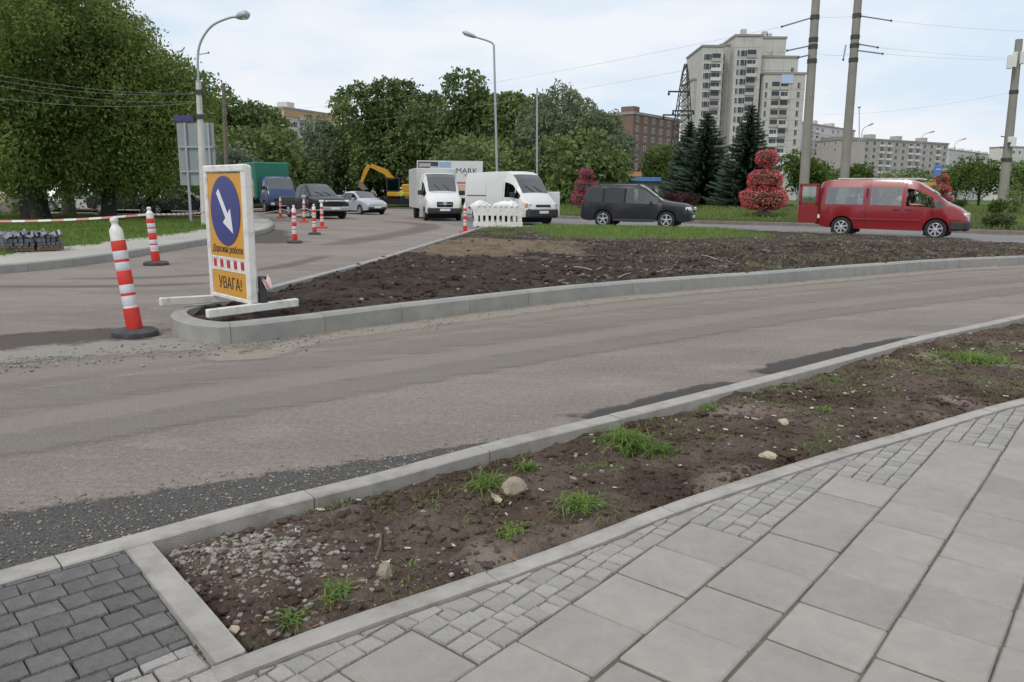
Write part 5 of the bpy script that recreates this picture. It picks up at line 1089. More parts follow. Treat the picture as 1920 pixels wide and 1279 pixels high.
# plastic barrier with slots
bA, bB = G(886, 431), G(980, 426); bY = 31.0; bA = P(887, 428, bY); bB = P(980, 426, bY); Lb = bB.x - bA.x; bar = thing('plastic_barrier', 'white plastic barrier with a row of slots at the island tip', 'barrier', (bA.x, bY, .12), .02); H_ = .86; sw = Lb / 11; bm_ = MB()
bm_.box((Lb / 2, 0, .10), (Lb, .07, .20), ch=.01); bm_.box((Lb / 2, 0, H_ * .72), (Lb, .07, .36), ch=.01)
nsl = 8
for k in range(nsl + 1): x = .12 + (Lb - .24) * k / nsl; bm_.box((x, 0, .33), (.115 if 0 < k < nsl else .17, .062, .30))
bm_.build('panel', M_WHT, bar)
for k in range(8): x = .12 + (Lb - .24) * (k + .5) / 8; MB().lathe([(.07, 0), (.07, .03), (.04, .09), (.01, .11)], 10, (x, 0, H_ * .72 + .178)).build('crest', M_WHT, bar, smooth=40)
for x in (.2, Lb - .2): MB().box((x, 0, .0), (.10, .5, .06), ch=.01).build('foot', M_RUB, bar)
M_SHEET = S('white_sheeting', (.74, .75, .77), .35, var=.08, scale=4, bump=.5, bscale=5)
for lab, cx, cy, w_, h, sd_ in [('crumpled white plastic sheet behind the slotted barrier', 948, 384, .55, .40, 1), ('rounded clear plastic bundle behind the barrier end', 900, 386, .38, .42, 2)]:
    c = P(cx, cy, 31.22); mb = MB(); mb.ico((0, 0, .90), 1, (w_, .13, .24), .02, 3); mb.v = [(x + .05 * fbm(x * 4, z * 4, sd_), y, max(0, z + .09 * fbm(x * 5, y * 5, sd_ + 3))) for x, y, z in mb.v]; tag(mb.build('plastic_sheet', M_SHEET, None, loc=(c.x, 31.22, 0)), lab, 'plastic sheet')
# pallets of wrapped pavers
M_PAVER = S('stacked_paver', (.12, .125, .135), .8, var=.3, scale=10, objrand=.2); M_WRAP = S('torn_wrap', (.17, .18, .20), .3, var=.35, scale=7, bump=1., bscale=6); M_PALLET = S('pallet_wood', (.20, .15, .10), .9, var=.2)
def pallet(label, a, b_, py, layers, seed):
    A, B = G(a, py, .15), G(b_, py - 2, .15); L_ = (B - A).length; rz = atan2(B.y - A.y, B.x - A.x); z = lawn_z((A.x + B.x) / 2, (A.y + B.y) / 2); root = thing('paver_pallet', label, 'pallet', (A.x, A.y, .15), rz, 'paver pallets'); 
    for k in range(3): MB().box((L_ / 2, .1 + k * .33, .05), (L_, .09, .07)).build('bearer', M_PALLET, root)
    for k in range(5): MB().box(((k + .5) * L_ / 5, .43, .097), (L_ / 5 - .03, .86, .02)).build('board', M_PALLET, root)
    rs = random.Random(seed); nx = 6; me = None
    for l in range(layers):
        for i in range(nx):
            for j in range(4):
                if l >= layers - 2 and rs.random() < .3: continue
                if me is None: o = MB().box((0, 0, 0), (L_ / nx - .012, .19, .075), ch=.006).build('paver', M_PAVER, root); me = o.data
                else: o = link('paver', me, root)
                o.location = ((i + .5) * L_ / nx + rs.uniform(-.006, .006), .12 + j * .205, .148 + l * .08); o.rotation_euler = (0, 0, rs.uniform(-.12, .12))
    wr = MB(); n1, n2 = 16, 10; top = .11 + layers * .08 + .02
    vs = [(L_ * (i / n1 * 1.02 - .01), .85 * (j / n2), top + .09 * fbm(i * .25 + seed, j * .25) + .03 * fbm(i * .8, j * .8, seed) - (.05 if j == 0 else 0)) for i in range(n1 + 1) for j in range(n2 + 1)]
    wr.mesh(vs, [(i * (n2 + 1) + j, (i + 1) * (n2 + 1) + j, (i + 1) * (n2 + 1) + j + 1, i * (n2 + 1) + j + 1) for i in range(n1) for j in range(n2) if fbm(i * .3, j * .3, seed + 9) > -.28]); wr.build('torn_wrapping', M_WRAP, root, smooth=30)
pallet('pallet of dark pavers under torn wrapping, left of the pair on the verge', 8, 66, 474, 3, 1); pallet('pallet of dark pavers under torn wrapping, right of the pair on the verge', 72, 122, 472, 3, 2)
# guide sign seen from behind
M_SIGNB = S('sign_back_grey', (.27, .30, .31), .5, metal=.2, var=.1, scale=1.5); Ys = 31.; a_, b_ = P(331, 230, Ys), P(407, 348, Ys); gs = thing('guide_sign', 'large grey road guide sign seen from behind, by the street lamp', 'road sign', (P(352, 418, Ys).x, Ys, .1)); o_ = gs.location
MB().box(((a_.x + b_.x) / 2 - o_.x, 0, (a_.z + b_.z) / 2 - .1), (b_.x - a_.x, .05, a_.z - b_.z)).build('panel', M_SIGNB, gs)
for px in (352, 395): x = P(px, 300, Ys).x - o_.x; MB().tube([(x, -.07, -.2), (x, -.07, a_.z - .1)], .05, 10).build('post', M_GALV, gs)
for py in (276, 322): z = P(370, py, Ys).z - .1; MB().box(((a_.x + b_.x) / 2 - o_.x, -.075, z), (b_.x - a_.x - .1, .05, .06)).build('rail', M_GALV, gs)
c = P(345, 222, Ys); MB().box((c.x - o_.x, -.05, c.z - .1), (34 * Ys / FPX, .06, 11 * Ys / FPX)).build('name_plate', S('plate_violet', (.06, .045, .16), .5), gs)
# billboard
M_BBW = S('billboard_white', (.66, .67, .68), .5, var=.04); Yb = 62.; A, B = P(782, 301, Yb), P(905, 372, Yb); bb = thing('billboard', 'white billboard reading MARK behind the white box van', 'billboard', ((A.x + B.x) / 2, Yb, .0)); W_, ox = B.x - A.x, (A.x + B.x) / 2
MB().box((0, 0, (A.z + B.z) / 2), (W_, .25, A.z - B.z)).build('board', M_BBW, bb)
for s in (-.35, 0, .35): MB().box((s * W_, .05, (B.z) / 2), (.16, .14, B.z)).build('post', M_IRON, bb)
def bbr(x0, x1, y0, y1, m_, nm, d=.13): p, q = P(x0, y0, Yb), P(x1, y1, Yb); return MB().box(((p.x + q.x) / 2 - ox, -d, (p.z + q.z) / 2), (q.x - p.x, .012, p.z - q.z)).build(nm, m_, bb)
bbr(784, 822, 303, 325, S('bb_dark', (.05, .055, .06), .5), 'dark_field'); bbr(786, 808, 306, 313, S('bb_pink', (.45, .38, .38), .5), 'pale_strip', .138); bbr(806, 822, 312, 322, S('bb_greyw', (.5, .5, .5), .5), 'pale_strip', .138); bbr(823, 846, 304, 314, S('bb_blue', (.30, .42, .62), .5), 'blue_field'); bbr(823, 848, 317, 327, S('bb_yellow', (.62, .38, .08), .5), 'yellow_field'); bbr(846, 904, 341, 345, S('bb_redline', (.5, .12, .1), .5), 'red_line'); bbr(858, 880, 346, 366, S('bb_peach', (.6, .42, .32), .5), 'picture')
c = P(875, 325, Yb); text('lettering', 'MARK', .56, (c.x - ox, -.132, c.z), M_BLACK, bb, sx=1.12)
# kiosks, canopy, pylon sign in the distance
def kiosk(label, px, top, bot, hw, Y, wallm, roofm):
    a, b_ = P(px - hw, top, Y), P(px + hw, bot, Y); root = thing('kiosk', label, 'kiosk', ((a.x + b_.x) / 2, Y, 0)); W_ = b_.x - a.x; zt = a.z
    wl_ = MB().box((0, 1.5, zt * .44), (W_ * .92, 3, zt * .88)).build('wall', wallm, root); MB().box((0, 1.3, zt * .94), (W_, 3.6, zt * .12)).build('roof', roofm, root); MB().box((0, -.03, zt * .5), (W_ * .6, .05, zt * .35)).build('window', M_PANE, root); MB().box((W_ * .37, -.03, zt * .4), (W_ * .14, .05, zt * .7)).build('door', M_FRAME, root)
kiosk('street kiosk with a bright blue roof beyond the dark estate car', 1212, 332, 378, 24, 68, S('kiosk_pale', (.5, .48, .44), .7), S('kiosk_blue', (.10, .28, .62), .5)); kiosk('small kiosk with an orange awning beside the blue one', 1183, 322, 376, 16, 70, S('kiosk_brown', (.20, .13, .10), .7), S('kiosk_orange', (.60, .26, .08), .5))
Yc = 100.; a, b_ = P(1700, 342, Yc), P(1772, 351, Yc); cn = thing('station_canopy', 'yellow filling-station canopy behind the red van', 'canopy', ((a.x + b_.x) / 2, Yc, .5)); MB().box((0, 0, (a.z + b_.z) / 2 - .5), (b_.x - a.x, 5, a.z - b_.z)).build('roof', S('canopy_yellow', (.62, .42, .06), .5), cn)
for x in (-1.8, 1.8): MB().box((x, 0, (b_.z - .5) / 2), (.3, .3, b_.z - .5)).build('column', M_FRAME, cn)
c = P(1758, 320, 92); ps = thing('pylon_sign', 'blue square sign on a post above the third flower tower', 'sign', (c.x, 92, .5)); MB().box((0, 0, c.z - .5), (14 * 92 / FPX, .2, 19 * 92 / FPX), ch=.04).build('panel', S('pylon_blue', (.08, .20, .50), .5), ps); MB().tube([(0, .1, 0), (0, .1, c.z - .9)], .08, 8).build('post', M_GALV, ps)
MB().box((0, -.11, c.z - .35), (.5, .02, .12)).build('white_mark', M_FRAME, ps)

# ================================================================== VEHICLES
M_TYRE_ = S('tyre_rubber', (.022, .022, .023), .85, var=.2); M_RIM = S('alloy_rim', (.55, .56, .58), .35, metal=.7, var=.1); M_RIMD = S('wheel_dark', (.03, .03, .03), .7); M_STEELRIM = S('steel_rim', (.30, .31, .32), .5, metal=.4); M_UNDER = S('underbody', (.012, .012, .012), .9); M_TRIM = S('plastic_trim', (.035, .036, .038), .7); M_HLIGHT = S('headlamp', (.72, .74, .77), .12, metal=.2, coat=.5); M_AMBER = S('indicator', (.60, .28, .07), .25); M_TLIGHT = S('taillamp', (.35, .012, .012), .25); M_PLATE = S('plate_white', (.75, .75, .72), .5); M_SEAT = S('seat_dark', (.04, .04, .043), .9)
GL_DARK = GLASS('glass_privacy', (.05, .055, .06)); GL_MID = GLASS('glass_tinted', (.25, .29, .29)); GL_CLEAR = GLASS('glass_clear', (.72, .80, .76), base=.06); GL_PALE = GLASS('glass_sky_lit', (.62, .70, .64), base=.17); GL_SCREEN = GLASS('glass_windscreen', (.30, .36, .36), base=.12)
class Car:
    """lofted body: stations (x, z_bottom, z_sill, z_belt, z_windowtop, z_roof, halfwidth, hw_windowtop, hw_roof)"""
    def __init__(s, name, label, cat, st, wheels, r, paint, loc, rz, scale=1., group=None, crown=.03):
        s.st = np.array(st); s.wh = wheels; s.r = r; s.paint = paint; s.crown = crown; s.root = thing(name, label, cat, loc, rz, group, scale)
    def at(s, x): return [np.interp(x, s.st[:, 0], s.st[:, i]) for i in range(1, 9)]
    def ring(s, x):
        zb, zm, zl, zw, zr, w_, ww, wr = s.at(x); arch = 0; ra = s.r * 1.16
        for xw in s.wh:
            d = abs(x - xw)
            if d < ra: arch = max(arch, s.r + sqrt(max(0, ra * ra - d * d)) - .0)
        if arch > zb: zb = arch
        zm = max(zm, zb + .03); zl = max(zl, zm + .03)
        return [(0, zb), (w_ * .93 if not arch else w_ * .985, zb), (w_, zm), (w_ * .985, zl), (ww, zw), (wr, zr), (wr * .5, zr + s.crown * .8), (0, zr + s.crown)]
    def side(s, x, z, off=0.):
        rg = s.ring(x); pts = rg[1:6]
        for a, b in zip(pts, pts[1:]):
            if a[1] <= z <= b[1]: t = (z - a[1]) / max(1e-6, b[1] - a[1]); return a[0] + (b[0] - a[0]) * t + off
        return pts[0][0] + off
    def body(s, wins, screens, glass, sglass=None, interior=True, dark_pillars=False):
        wa, wb_ = min(w_[0] for w_ in wins), max(w_[1] for w_ in wins)
        xs = set(float(x) for x in s.st[:, 0]); ra = s.r * 1.16
        for a, b in wins: xs |= {a, b}
        for a, b in screens: xs |= {a, b}
        for xw in s.wh: xs |= {xw + ra * k for k in (-1.0, -.97, -.88, -.7, -.4, 0, .4, .7, .88, .97, 1.0)}
        x0, x1 = s.st[0, 0], s.st[-1, 0]; xs = sorted(x for x in xs if x0 <= x <= x1); xs = [x for i, x in enumerate(xs) if i == 0 or x - xs[i - 1] > .004]
        R_ = [s.ring(x) for x in xs]; n = len(R_[0]); bd = MB(); W = {}; V = {}
        def vert(i, j, sd): k = (i, j, sd if 0 < j < n - 1 else 1); V.setdefault(k, len(bd.v)); (len(bd.v) == V[k]) and bd.v.append((xs[i], R_[i][j][0] * sd, R_[i][j][1])); return V[k]
        for i in range(len(xs) - 1):
            xm = (xs[i] + xs[i + 1]) / 2
            for j in range(n - 1):
                for sd in (1, -1):
                    key = None
                    if j == 3:
                        for q, (a, b) in enumerate(wins):
                            if a < xm < b: key = ('window', q, sd)
                    if j in (5, 6):
                        for q, (a, b) in enumerate(screens):
                            if a < xm < b: key = ('windscreen', q, 0)
                    P4 = [(xs[i], R_[i][j][0] * sd, R_[i][j][1]), (xs[i + 1], R_[i + 1][j][0] * sd, R_[i + 1][j][1]), (xs[i + 1], R_[i + 1][j + 1][0] * sd, R_[i + 1][j + 1][1]), (xs[i], R_[i][j + 1][0] * sd, R_[i][j + 1][1])]
                    if sd < 0: P4 = P4[::-1]
                    if key: W.setdefault(key, MB()).q(P4[::-1]); continue
                    f = [vert(i, j, sd), vert(i + 1, j, sd), vert(i + 1, j + 1, sd), vert(i, j + 1, sd)]
                    if sd > 0: f = f[::-1]
                    bd.f.append(tuple(f)); bd.m.append(1 if j == 0 else (2 if dark_pillars and j == 3 and wa < xm < wb_ else 0))
        for i in (0, len(xs) - 1):
            f = [vert(i, j, 1) for j in range(n)] + [vert(i, j, -1) for j in range(n - 2, 0, -1)]; bd.f.append(tuple(f if i else f[::-1])); bd.m.append(0)
        s.b = bd.build('body', [s.paint, M_UNDER, M_UNDER], s.root, smooth=38)
        for (nm, q, sd), mb in W.items(): mb.build(nm, (sglass or glass) if nm == 'windscreen' else (glass[q] if isinstance(glass, list) else glass), s.root, smooth=38)
        if interior and wins:
            a, b = min(w_[0] for w_ in wins), max(w_[1] for w_ in wins); fl = MB(); k = 8
            for i in range(k):
                u, v_ = a + (b - a) * i / k, a + (b - a) * (i + 1) / k; zu, zv = s.at(u)[2] - .06, s.at(v_)[2] - .06; wu, wv = s.at(u)[5] * .95, s.at(v_)[5] * .95; fl.q([(u, -wu, zu), (v_, -wv, zv), (v_, wv, zv), (u, wu, zu)])
            fl.build('interior', M_SEAT, s.root)
        return s
    def wheels(s, rim=None, wd=.2, spokes=5, track=None):
        for xw in s.wh:
            wi = s.at(xw)[5] - wd * 1.3; MB().box((xw, 0, s.r * 1.25), (s.r * 2.25, wi * 2, s.r * 1.75), ch=.02).build('wheel_housing', M_UNDER, s.root)
            for sd in (1, -1):
                wy = s.at(xw)[5] - wd * .52; r = s.r; M_ = Matrix.Rotation(-sd * pi / 2, 3, 'X')
                t = MB().lathe([(r * .62, -wd / 2), (r * .93, -wd / 2), (r, -wd * .36), (r, wd * .36), (r * .94, wd / 2), (r * .68, wd * .49), (r * .64, wd * .36)], 26, M=M_).build('wheel', M_TYRE_, s.root, smooth=40, loc=(xw, sd * wy, r))
                rm = MB(); rm.lathe([(r * .66, wd * .44), (r * .63, wd * .46), (r * .58, wd * .38)], 26, M=M_, mi=0, cap=False); rm.lathe([(r * .61, wd * .30), (r * .1, wd * .31)], 20, M=M_, mi=1)
                for k in range(spokes): a = 2 * pi * k / spokes + .3; rm.box(tuple(M_ @ Vector((cos(a) * r * .34, sin(a) * r * .34, wd * .40))), (r * .56, r * .15, wd * .10), M=(M_ @ Matrix.Rotation(a, 3, 'Z')))
                rm.lathe([(r * .15, wd * .36), (r * .15, wd * .47), (r * .08, wd * .5)], 12, M=M_); rm.build('rim', [rim or M_RIM, M_RIMD], t, smooth=40)
        return s
    def box(s, nm, c, d, mat, ch=.02, M=None, par=None): return MB().box(c, d, M=M, ch=ch).build(nm, mat, par or s.root)
    def both(s, nm, c, d, mat, ch=.02, rz=0.):
        for sd in (1, -1): s.box(nm, (c[0], c[1] * sd, c[2]), d, mat, ch, Matrix.Rotation(rz * sd, 3, 'Z') if rz else None)
    def seam(s, x, z0, z1):
        for sd in (1, -1):
            k = 6; mb = MB()
            for i in range(k):
                a, b = z0 + (z1 - z0) * i / k, z0 + (z1 - z0) * (i + 1) / k; ya, yb = s.side(x, a, .003) * sd, s.side(x, b, .003) * sd; mb.q([(x - .006, ya, a), (x + .006, ya, a), (x + .006, yb, b), (x - .006, yb, b)])
            mb.build('door_seam', M_UNDER, s.root)
    def handle(s, x, z):
        for sd in (1, -1): s.box('door_handle', (x, s.side(x, z, .012) * sd, z), (.2, .03, .035), M_TRIM, .008)
    def wipers(s, x0, x1, y=.5):
        for yy in (y * .75, -y * .15):
            z0_, z1_ = s.at(x1)[4] + s.crown + .012, s.at(x0)[4] + s.crown + .014; MB().tube([(x1, yy, z0_), (x0, yy - .34, z1_)], .011, 5).build('wiper', M_UNDER, s.root)
    def mirror(s, x, z, paint=None, big=1.):
        for sd in (1, -1): s.box('mirror', (x, (s.side(x, z) + .11 * big) * sd, z), (.09, .20 * big, .16 * big), paint or M_TRIM, .03)
def paint(nm, col, rough=.32, coat=.6, dirt=None):
    if max(col) < .05: coat = .22; rough = .4
    return S(nm, col, rough, var=.04, scale=1.5, coat=coat, dirt=dirt or ((col[0] * .85 + .012, col[1] * .85 + .011, col[2] * .85 + .010), 2., .5))
SUV_ST = [(-2.28, .46, .6, .90, .96, 1.02, .70, .66, .56), (-2.22, .36, .6, .98, 1.06, 1.12, .82, .76, .64), (-2.08, .30, .6, 1.03, 1.40, 1.50, .87, .74, .61), (-1.86, .27, .6, 1.04, 1.53, 1.65, .885, .70, .58), (-.9, .25, .58, 1.02, 1.57, 1.70, .89, .70, .58), (.15, .25, .58, 1.0, 1.55, 1.69, .89, .70, .58), (.45, .25, .58, .99, 1.46, 1.56, .89, .70, .58), (1.18, .25, .58, .97, 1.04, 1.09, .875, .78, .68), (1.6, .25, .58, .92, .98, 1.03, .865, .77, .66), (2.0, .26, .58, .88, .94, .99, .85, .76, .64), (2.2, .30, .56, .82, .87, .91, .79, .70, .58), (2.29, .36, .52, .74, .78, .82, .68, .60, .48)]
SUV_ST = [(a, b, c, d, e + (.05 if e > 1.3 else 0), f_ + (.06 if e > 1.3 else .01), g_, h_, i_) for a, b, c, d, e, f_, g_, h_, i_ in SUV_ST]
# dark estate car
sg = Vector((5.55, 35.0, 0)); C1 = Car('estate_car', 'dark grey four-wheel-drive estate car with roof rails on the cross road', 'car', SUV_ST, (-1.28, 1.36), .345, paint('paint_charcoal', (.012, .013, .017)), sg, R(-21), 1.06)
C1.body([(-1.92, -1.32), (-1.24, -.42), (-.34, 1.0)], [(.2, 1.14), (-2.16, -1.86)], [GL_DARK, GL_DARK, GL_CLEAR], GL_SCREEN, dark_pillars=True).wheels(M_RIM, .21, 5)
for x in (-1.28, -.38, .60): C1.seam(x, .32, .98)
C1.wipers(.9, 1.12); C1.handle(-.62, .88); C1.handle(.28, .87); C1.mirror(.72, 1.03); C1.both('headlight', (2.14, .60, .80), (.30, .36, .15), M_HLIGHT, .04, -.45); C1.box('grille', (2.285, 0, .72), (.07, .70, .17), M_RIM, .02); C1.box('grille_mesh', (2.31, 0, .72), (.04, .60, .11), M_UNDER, .01); C1.box('bumper', (2.26, 0, .42), (.12, 1.25, .20), M_TRIM, .04); C1.box('number_plate', (2.335, 0, .50), (.02, .52, .11), M_PLATE, .004); C1.both('tail_light', (-2.12, .74, .96), (.20, .16, .30), M_TLIGHT, .04); C1.box('rear_bumper', (-2.24, 0, .48), (.14, 1.4, .22), M_TRIM, .05)
for sd in (1, -1): MB().tube([(-1.6, sd * .56, 1.72), (-1.5, sd * .56, 1.80), (.0, sd * .56, 1.82), (.15, sd * .56, 1.75)], .022, 6).build('roof_rail', M_TRIM, C1.root)
C1.both('sill', (-.0, .86, .31), (1.7, .06, .10), M_TRIM, .03); C1.both('fog_light', (2.22, .58, .44), (.1, .18, .12), M_UNDER, .03)
for x in (-.55, .35):
    for y in (-.38, .38): C1.box('seat', (x, y, 1.14), (.14, .42, .50), M_SEAT, .05)
# red van
VAN_ST = [(-2.22, .52, .72, 1.06, 1.56, 1.74, .82, .74, .60), (-2.14, .36, .70, 1.07, 1.62, 1.84, .88, .79, .66), (-1.9, .30, .68, 1.08, 1.65, 1.88, .90, .80, .68), (-.6, .28, .66, 1.08, 1.66, 1.905, .905, .80, .68), (.45, .28, .66, 1.06, 1.64, 1.90, .905, .80, .68), (.80, .28, .66, 1.05, 1.58, 1.80, .905, .80, .68), (1.25, .28, .66, 1.03, 1.34, 1.52, .90, .82, .70), (1.72, .28, .64, 1.0, 1.09, 1.14, .885, .83, .70), (2.05, .30, .60, .86, .93, .99, .85, .78, .64), (2.22, .34, .56, .72, .79, .85, .77, .70, .56), (2.30, .40, .52, .62, .67, .72, .64, .58, .46)]
rv = Vector((13.85, 28.7, 0)); P_RED = paint('paint_red', (.245, .012, .018)); C2 = Car('red_van', 'red passenger van with its rear door open and a driver at the wheel', 'van', VAN_ST, (-1.42, 1.42), .325, P_RED, rv, R(-33), 1.08)
C2.body([(-1.98, -.80), (-.58, .36), (.50, 1.28), (1.34, 1.62)], [(.84, 1.68)], [GL_PALE, GL_PALE, GLASS('glass_open', (.97, .97, .97), .05), GL_CLEAR], GL_SCREEN).wheels(M_RIM, .2, 7)
for x in (-.69, .42, 1.31): C2.seam(x, .34, 1.04 if x < 1.3 else .9)
C2.wipers(1.42, 1.66); C2.handle(.24, .94); C2.handle(.58, .94); C2.mirror(1.28, 1.12, M_TRIM, 1.1); C2.box('bumper', (2.22, 0, .46), (.26, 1.50, .34), M_TRIM, .08); C2.both('bumper_corner', (2.0, .80, .46), (.42, .16, .30), M_TRIM, .05); C2.box('rear_bumper', (-2.24, 0, .50), (.18, 1.62, .20), M_TRIM, .05); C2.both('headlight', (2.14, .60, .78), (.20, .28, .16), M_HLIGHT, .04, -.45); C2.both('side_strip', (-.1, .905, .60), (2.1, .02, .05), P_RED, .008); C2.both('rail', (-.4, .60, 1.93), (2.6, .05, .05), S('roof_bar_pale', (.55, .52, .50), .5), .015); C2.both('tail_light', (-2.19, .84, .66), (.12, .08, .14), M_PLATE, .02)
for x in (-2.2, -1.9): C2.both('window_pillar', (x if x < -2 else -.69, .845, 1.36), (.05, .03, .54), M_TRIM, .01)
rd = MB(); rd.box((0, 0, .72), (.06, .74, .62), ch=.02); rd.box((0, -.32, 1.36), (.05, .09, .68)); rd.box((0, .32, 1.36), (.05, .09, .68)); rd.box((0, 0, 1.70), (.05, .74, .10)); rd.box((0, 0, 1.06), (.05, .74, .08)); do = rd.build('rear_door', P_RED, C2.root, loc=(-2.56, -.80, .02)); do.rotation_euler = (0, 0, R(70)); MB().box((0, 0, 1.38), (.012, .56, .56)).build('window', GL_PALE, do)
for x, y in [(-1.3, -.4), (-1.3, .4), (-.2, .4), (.55, .42), (.55, -.42)]: C2.box('seat', (x, y, 1.14), (.15, .46, .55 if x > .3 else .40), M_SEAT, .05)
C2.box('dashboard', (1.45, 0, 1.02), (.4, 1.55, .16), M_SEAT, .04); MB().lathe([(.19, -.012), (.205, 0), (.19, .012), (.175, 0)], 18, (1.16, -.38, 1.16), Matrix.Rotation(R(60), 3, 'Y')).build('steering_wheel', M_SEAT, C2.root)
MB().lathe([(.16, 0), (.22, .06), (.22, .20), (.1, .3)], 10, (-.25, .12, 1.12)).build('yellow_bag', S('bag_yellow', (.65, .45, .05), .6), C2.root, smooth=50)
# white panel vans
PAN_ST = [(-2.62, .55, .75, 1.3, 1.95, 2.28, .90, .86, .74), (-2.55, .42, .72, 1.3, 2.0, 2.40, .98, .93, .80), (-.6, .38, .70, 1.28, 2.0, 2.44, .99, .93, .80), (.75, .36, .70, 1.26, 1.96, 2.43, .99, .92, .78), (1.15, .36, .70, 1.25, 1.90, 2.32, .985, .90, .74), (1.45, .36, .70, 1.24, 1.80, 2.10, .98, .88, .74), (2.0, .36, .68, 1.18, 1.32, 1.42, .96, .86, .74), (2.35, .38, .62, 1.02, 1.10, 1.16, .92, .82, .68), (2.52, .42, .58, .86, .92, .97, .85, .76, .62), (2.60, .46, .56, .70, .75, .80, .74, .66, .52)]
P_WHT = paint('paint_white', (.66, .66, .645), .4, .4, ((.45, .43, .40), 1.5, .4))
mv = Vector((-.15, 38.0, 0)); C3 = Car('white_panel_van', 'white high-roofed panel van with dark bumper beside the slotted barrier', 'van', PAN_ST, (-1.55, 1.72), .335, P_WHT, mv, R(-54), 1.0)
C3.body([(.85, 1.60), (1.64, 1.98)], [(1.20, 1.98)], GL_DARK, GL_SCREEN).wheels(M_STEELRIM, .2, 6)
C3.wipers(1.75, 1.97); C3.both('slide_rail', (-1.5, .985, 1.32), (1.7, .02, .035), M_TRIM, .008); C3.both('sill', (-.1, .96, .42), (2.4, .06, .10), M_TRIM, .02); C3.box('bumper', (2.50, 0, .55), (.30, 1.78, .42), M_TRIM, .08); C3.both('headlight', (2.46, .66, .90), (.16, .34, .22), M_HLIGHT, .04, -.25); C3.both('indicator', (2.44, .84, .90), (.16, .12, .20), M_AMBER, .03, -.4); C3.box('grille', (2.585, 0, .88), (.05, .85, .12), M_TRIM, .02); C3.box('number_plate', (2.66, .0, .60), (.02, .52, .12), M_PLATE, .004); C3.mirror(1.66, 1.36, M_TRIM, 1.5); C3.seam(.72, .45, 2.2); C3.seam(-.7, .45, 2.2); C3.handle(.9, 1.05); C3.both('side_strip', (-.8, 1.0, .72), (2.8, .02, .08), M_TRIM, .01)
lo = MB().box((0, 0, .95), (.95, .05, 1.15), ch=.03).build('open_door', P_WHT, C3.root, loc=(1.75, 1.05, 0)); lo.rotation_euler = (0, 0, R(62)); C3.box('dashboard', (1.8, 0, 1.22), (.4, 1.6, .16), M_SEAT, .04)
for y in (-.45, .45): C3.box('seat', (.85, y, 1.35), (.15, .48, .70), M_SEAT, .05)
# white box van: cab in front, tall box behind
CAB_ST = [(-.6, .45, .72, 1.28, 1.98, 2.36, .95, .89, .76), (.6, .40, .70, 1.27, 1.95, 2.36, .955, .88, .74), (1.0, .38, .70, 1.26, 1.84, 2.16, .95, .86, .72), (1.6, .38, .68, 1.20, 1.32, 1.42, .93, .83, .70), (2.0, .38, .62, 1.06, 1.14, 1.20, .90, .80, .66), (2.22, .40, .58, .92, .98, 1.03, .84, .75, .60), (2.32, .44, .54, .72, .77, .82, .74, .66, .50)]
sv = Vector((-4.05, 42.2, 0)); C4 = Car('white_box_van', 'white cab van with a grey-white box body, headlights lit, facing the camera', 'van', CAB_ST, (1.38,), .34, paint('paint_white_clean', (.72, .72, .71), .35, .5, ((.5, .48, .45), 2., .25)), sv, R(-76), 1.02)
C4.body([(.35, 1.02), (1.06, 1.56)], [(.66, 1.57)], GL_DARK, GL_SCREEN).wheels(M_STEELRIM, .2, 6)
bx = C4.box('cargo_box', (-2.35, 0, 1.62), (3.6, 2.1, 2.1), S('box_grey', (.50, .50, .49), .6, var=.06, dirt=((.38, .37, .36), 1., .5)), .03); C4.box('chassis', (-1.6, 0, .52), (3.6, .9, .2), M_UNDER, .02)
for sd in (1, -1): MB().lathe([(.22, -.14), (.33, -.12), (.34, 0), (.33, .12), (.22, .14)], 22, (-2.4, .86 * sd, .34), Matrix.Rotation(pi / 2, 3, 'X')).build('wheel', M_TYRE_, C4.root, smooth=40)
C4.wipers(1.32, 1.55); C4.box('bumper', (2.24, 0, .52), (.24, 1.72, .34), M_TRIM, .08); C4.both('headlight', (2.16, .64, .86), (.16, .34, .26), S('headlamp_lit', (.85, .82, .72), .1, coat=.6), .06, -.3); C4.box('grille', (2.31, 0, .82), (.07, .82, .26), M_UNDER, .04); C4.box('grille_bar', (2.35, 0, .84), (.02, .7, .03), M_RIM, .005)
MB().lathe([(.085, 0), (.10, .012), (.085, .02)], 16, (2.355, 0, .88), Matrix.Rotation(pi / 2, 3, 'Y')).build('badge', M_RIM, C4.root); C4.box('number_plate', (2.37, 0, .56), (.02, .52, .11), M_PLATE, .004); C4.mirror(1.18, 1.40, M_TRIM, 1.5); C4.box('dashboard', (1.35, 0, 1.24), (.4, 1.5, .14), M_SEAT, .04); C4.box('bonnet_gap', (1.66, 0, 1.445), (.03, 1.3, .012), M_UNDER, .003)
for y in (-.45, .45): C4.box('seat', (.4, y, 1.38), (.15, .48, .70), M_SEAT, .05)
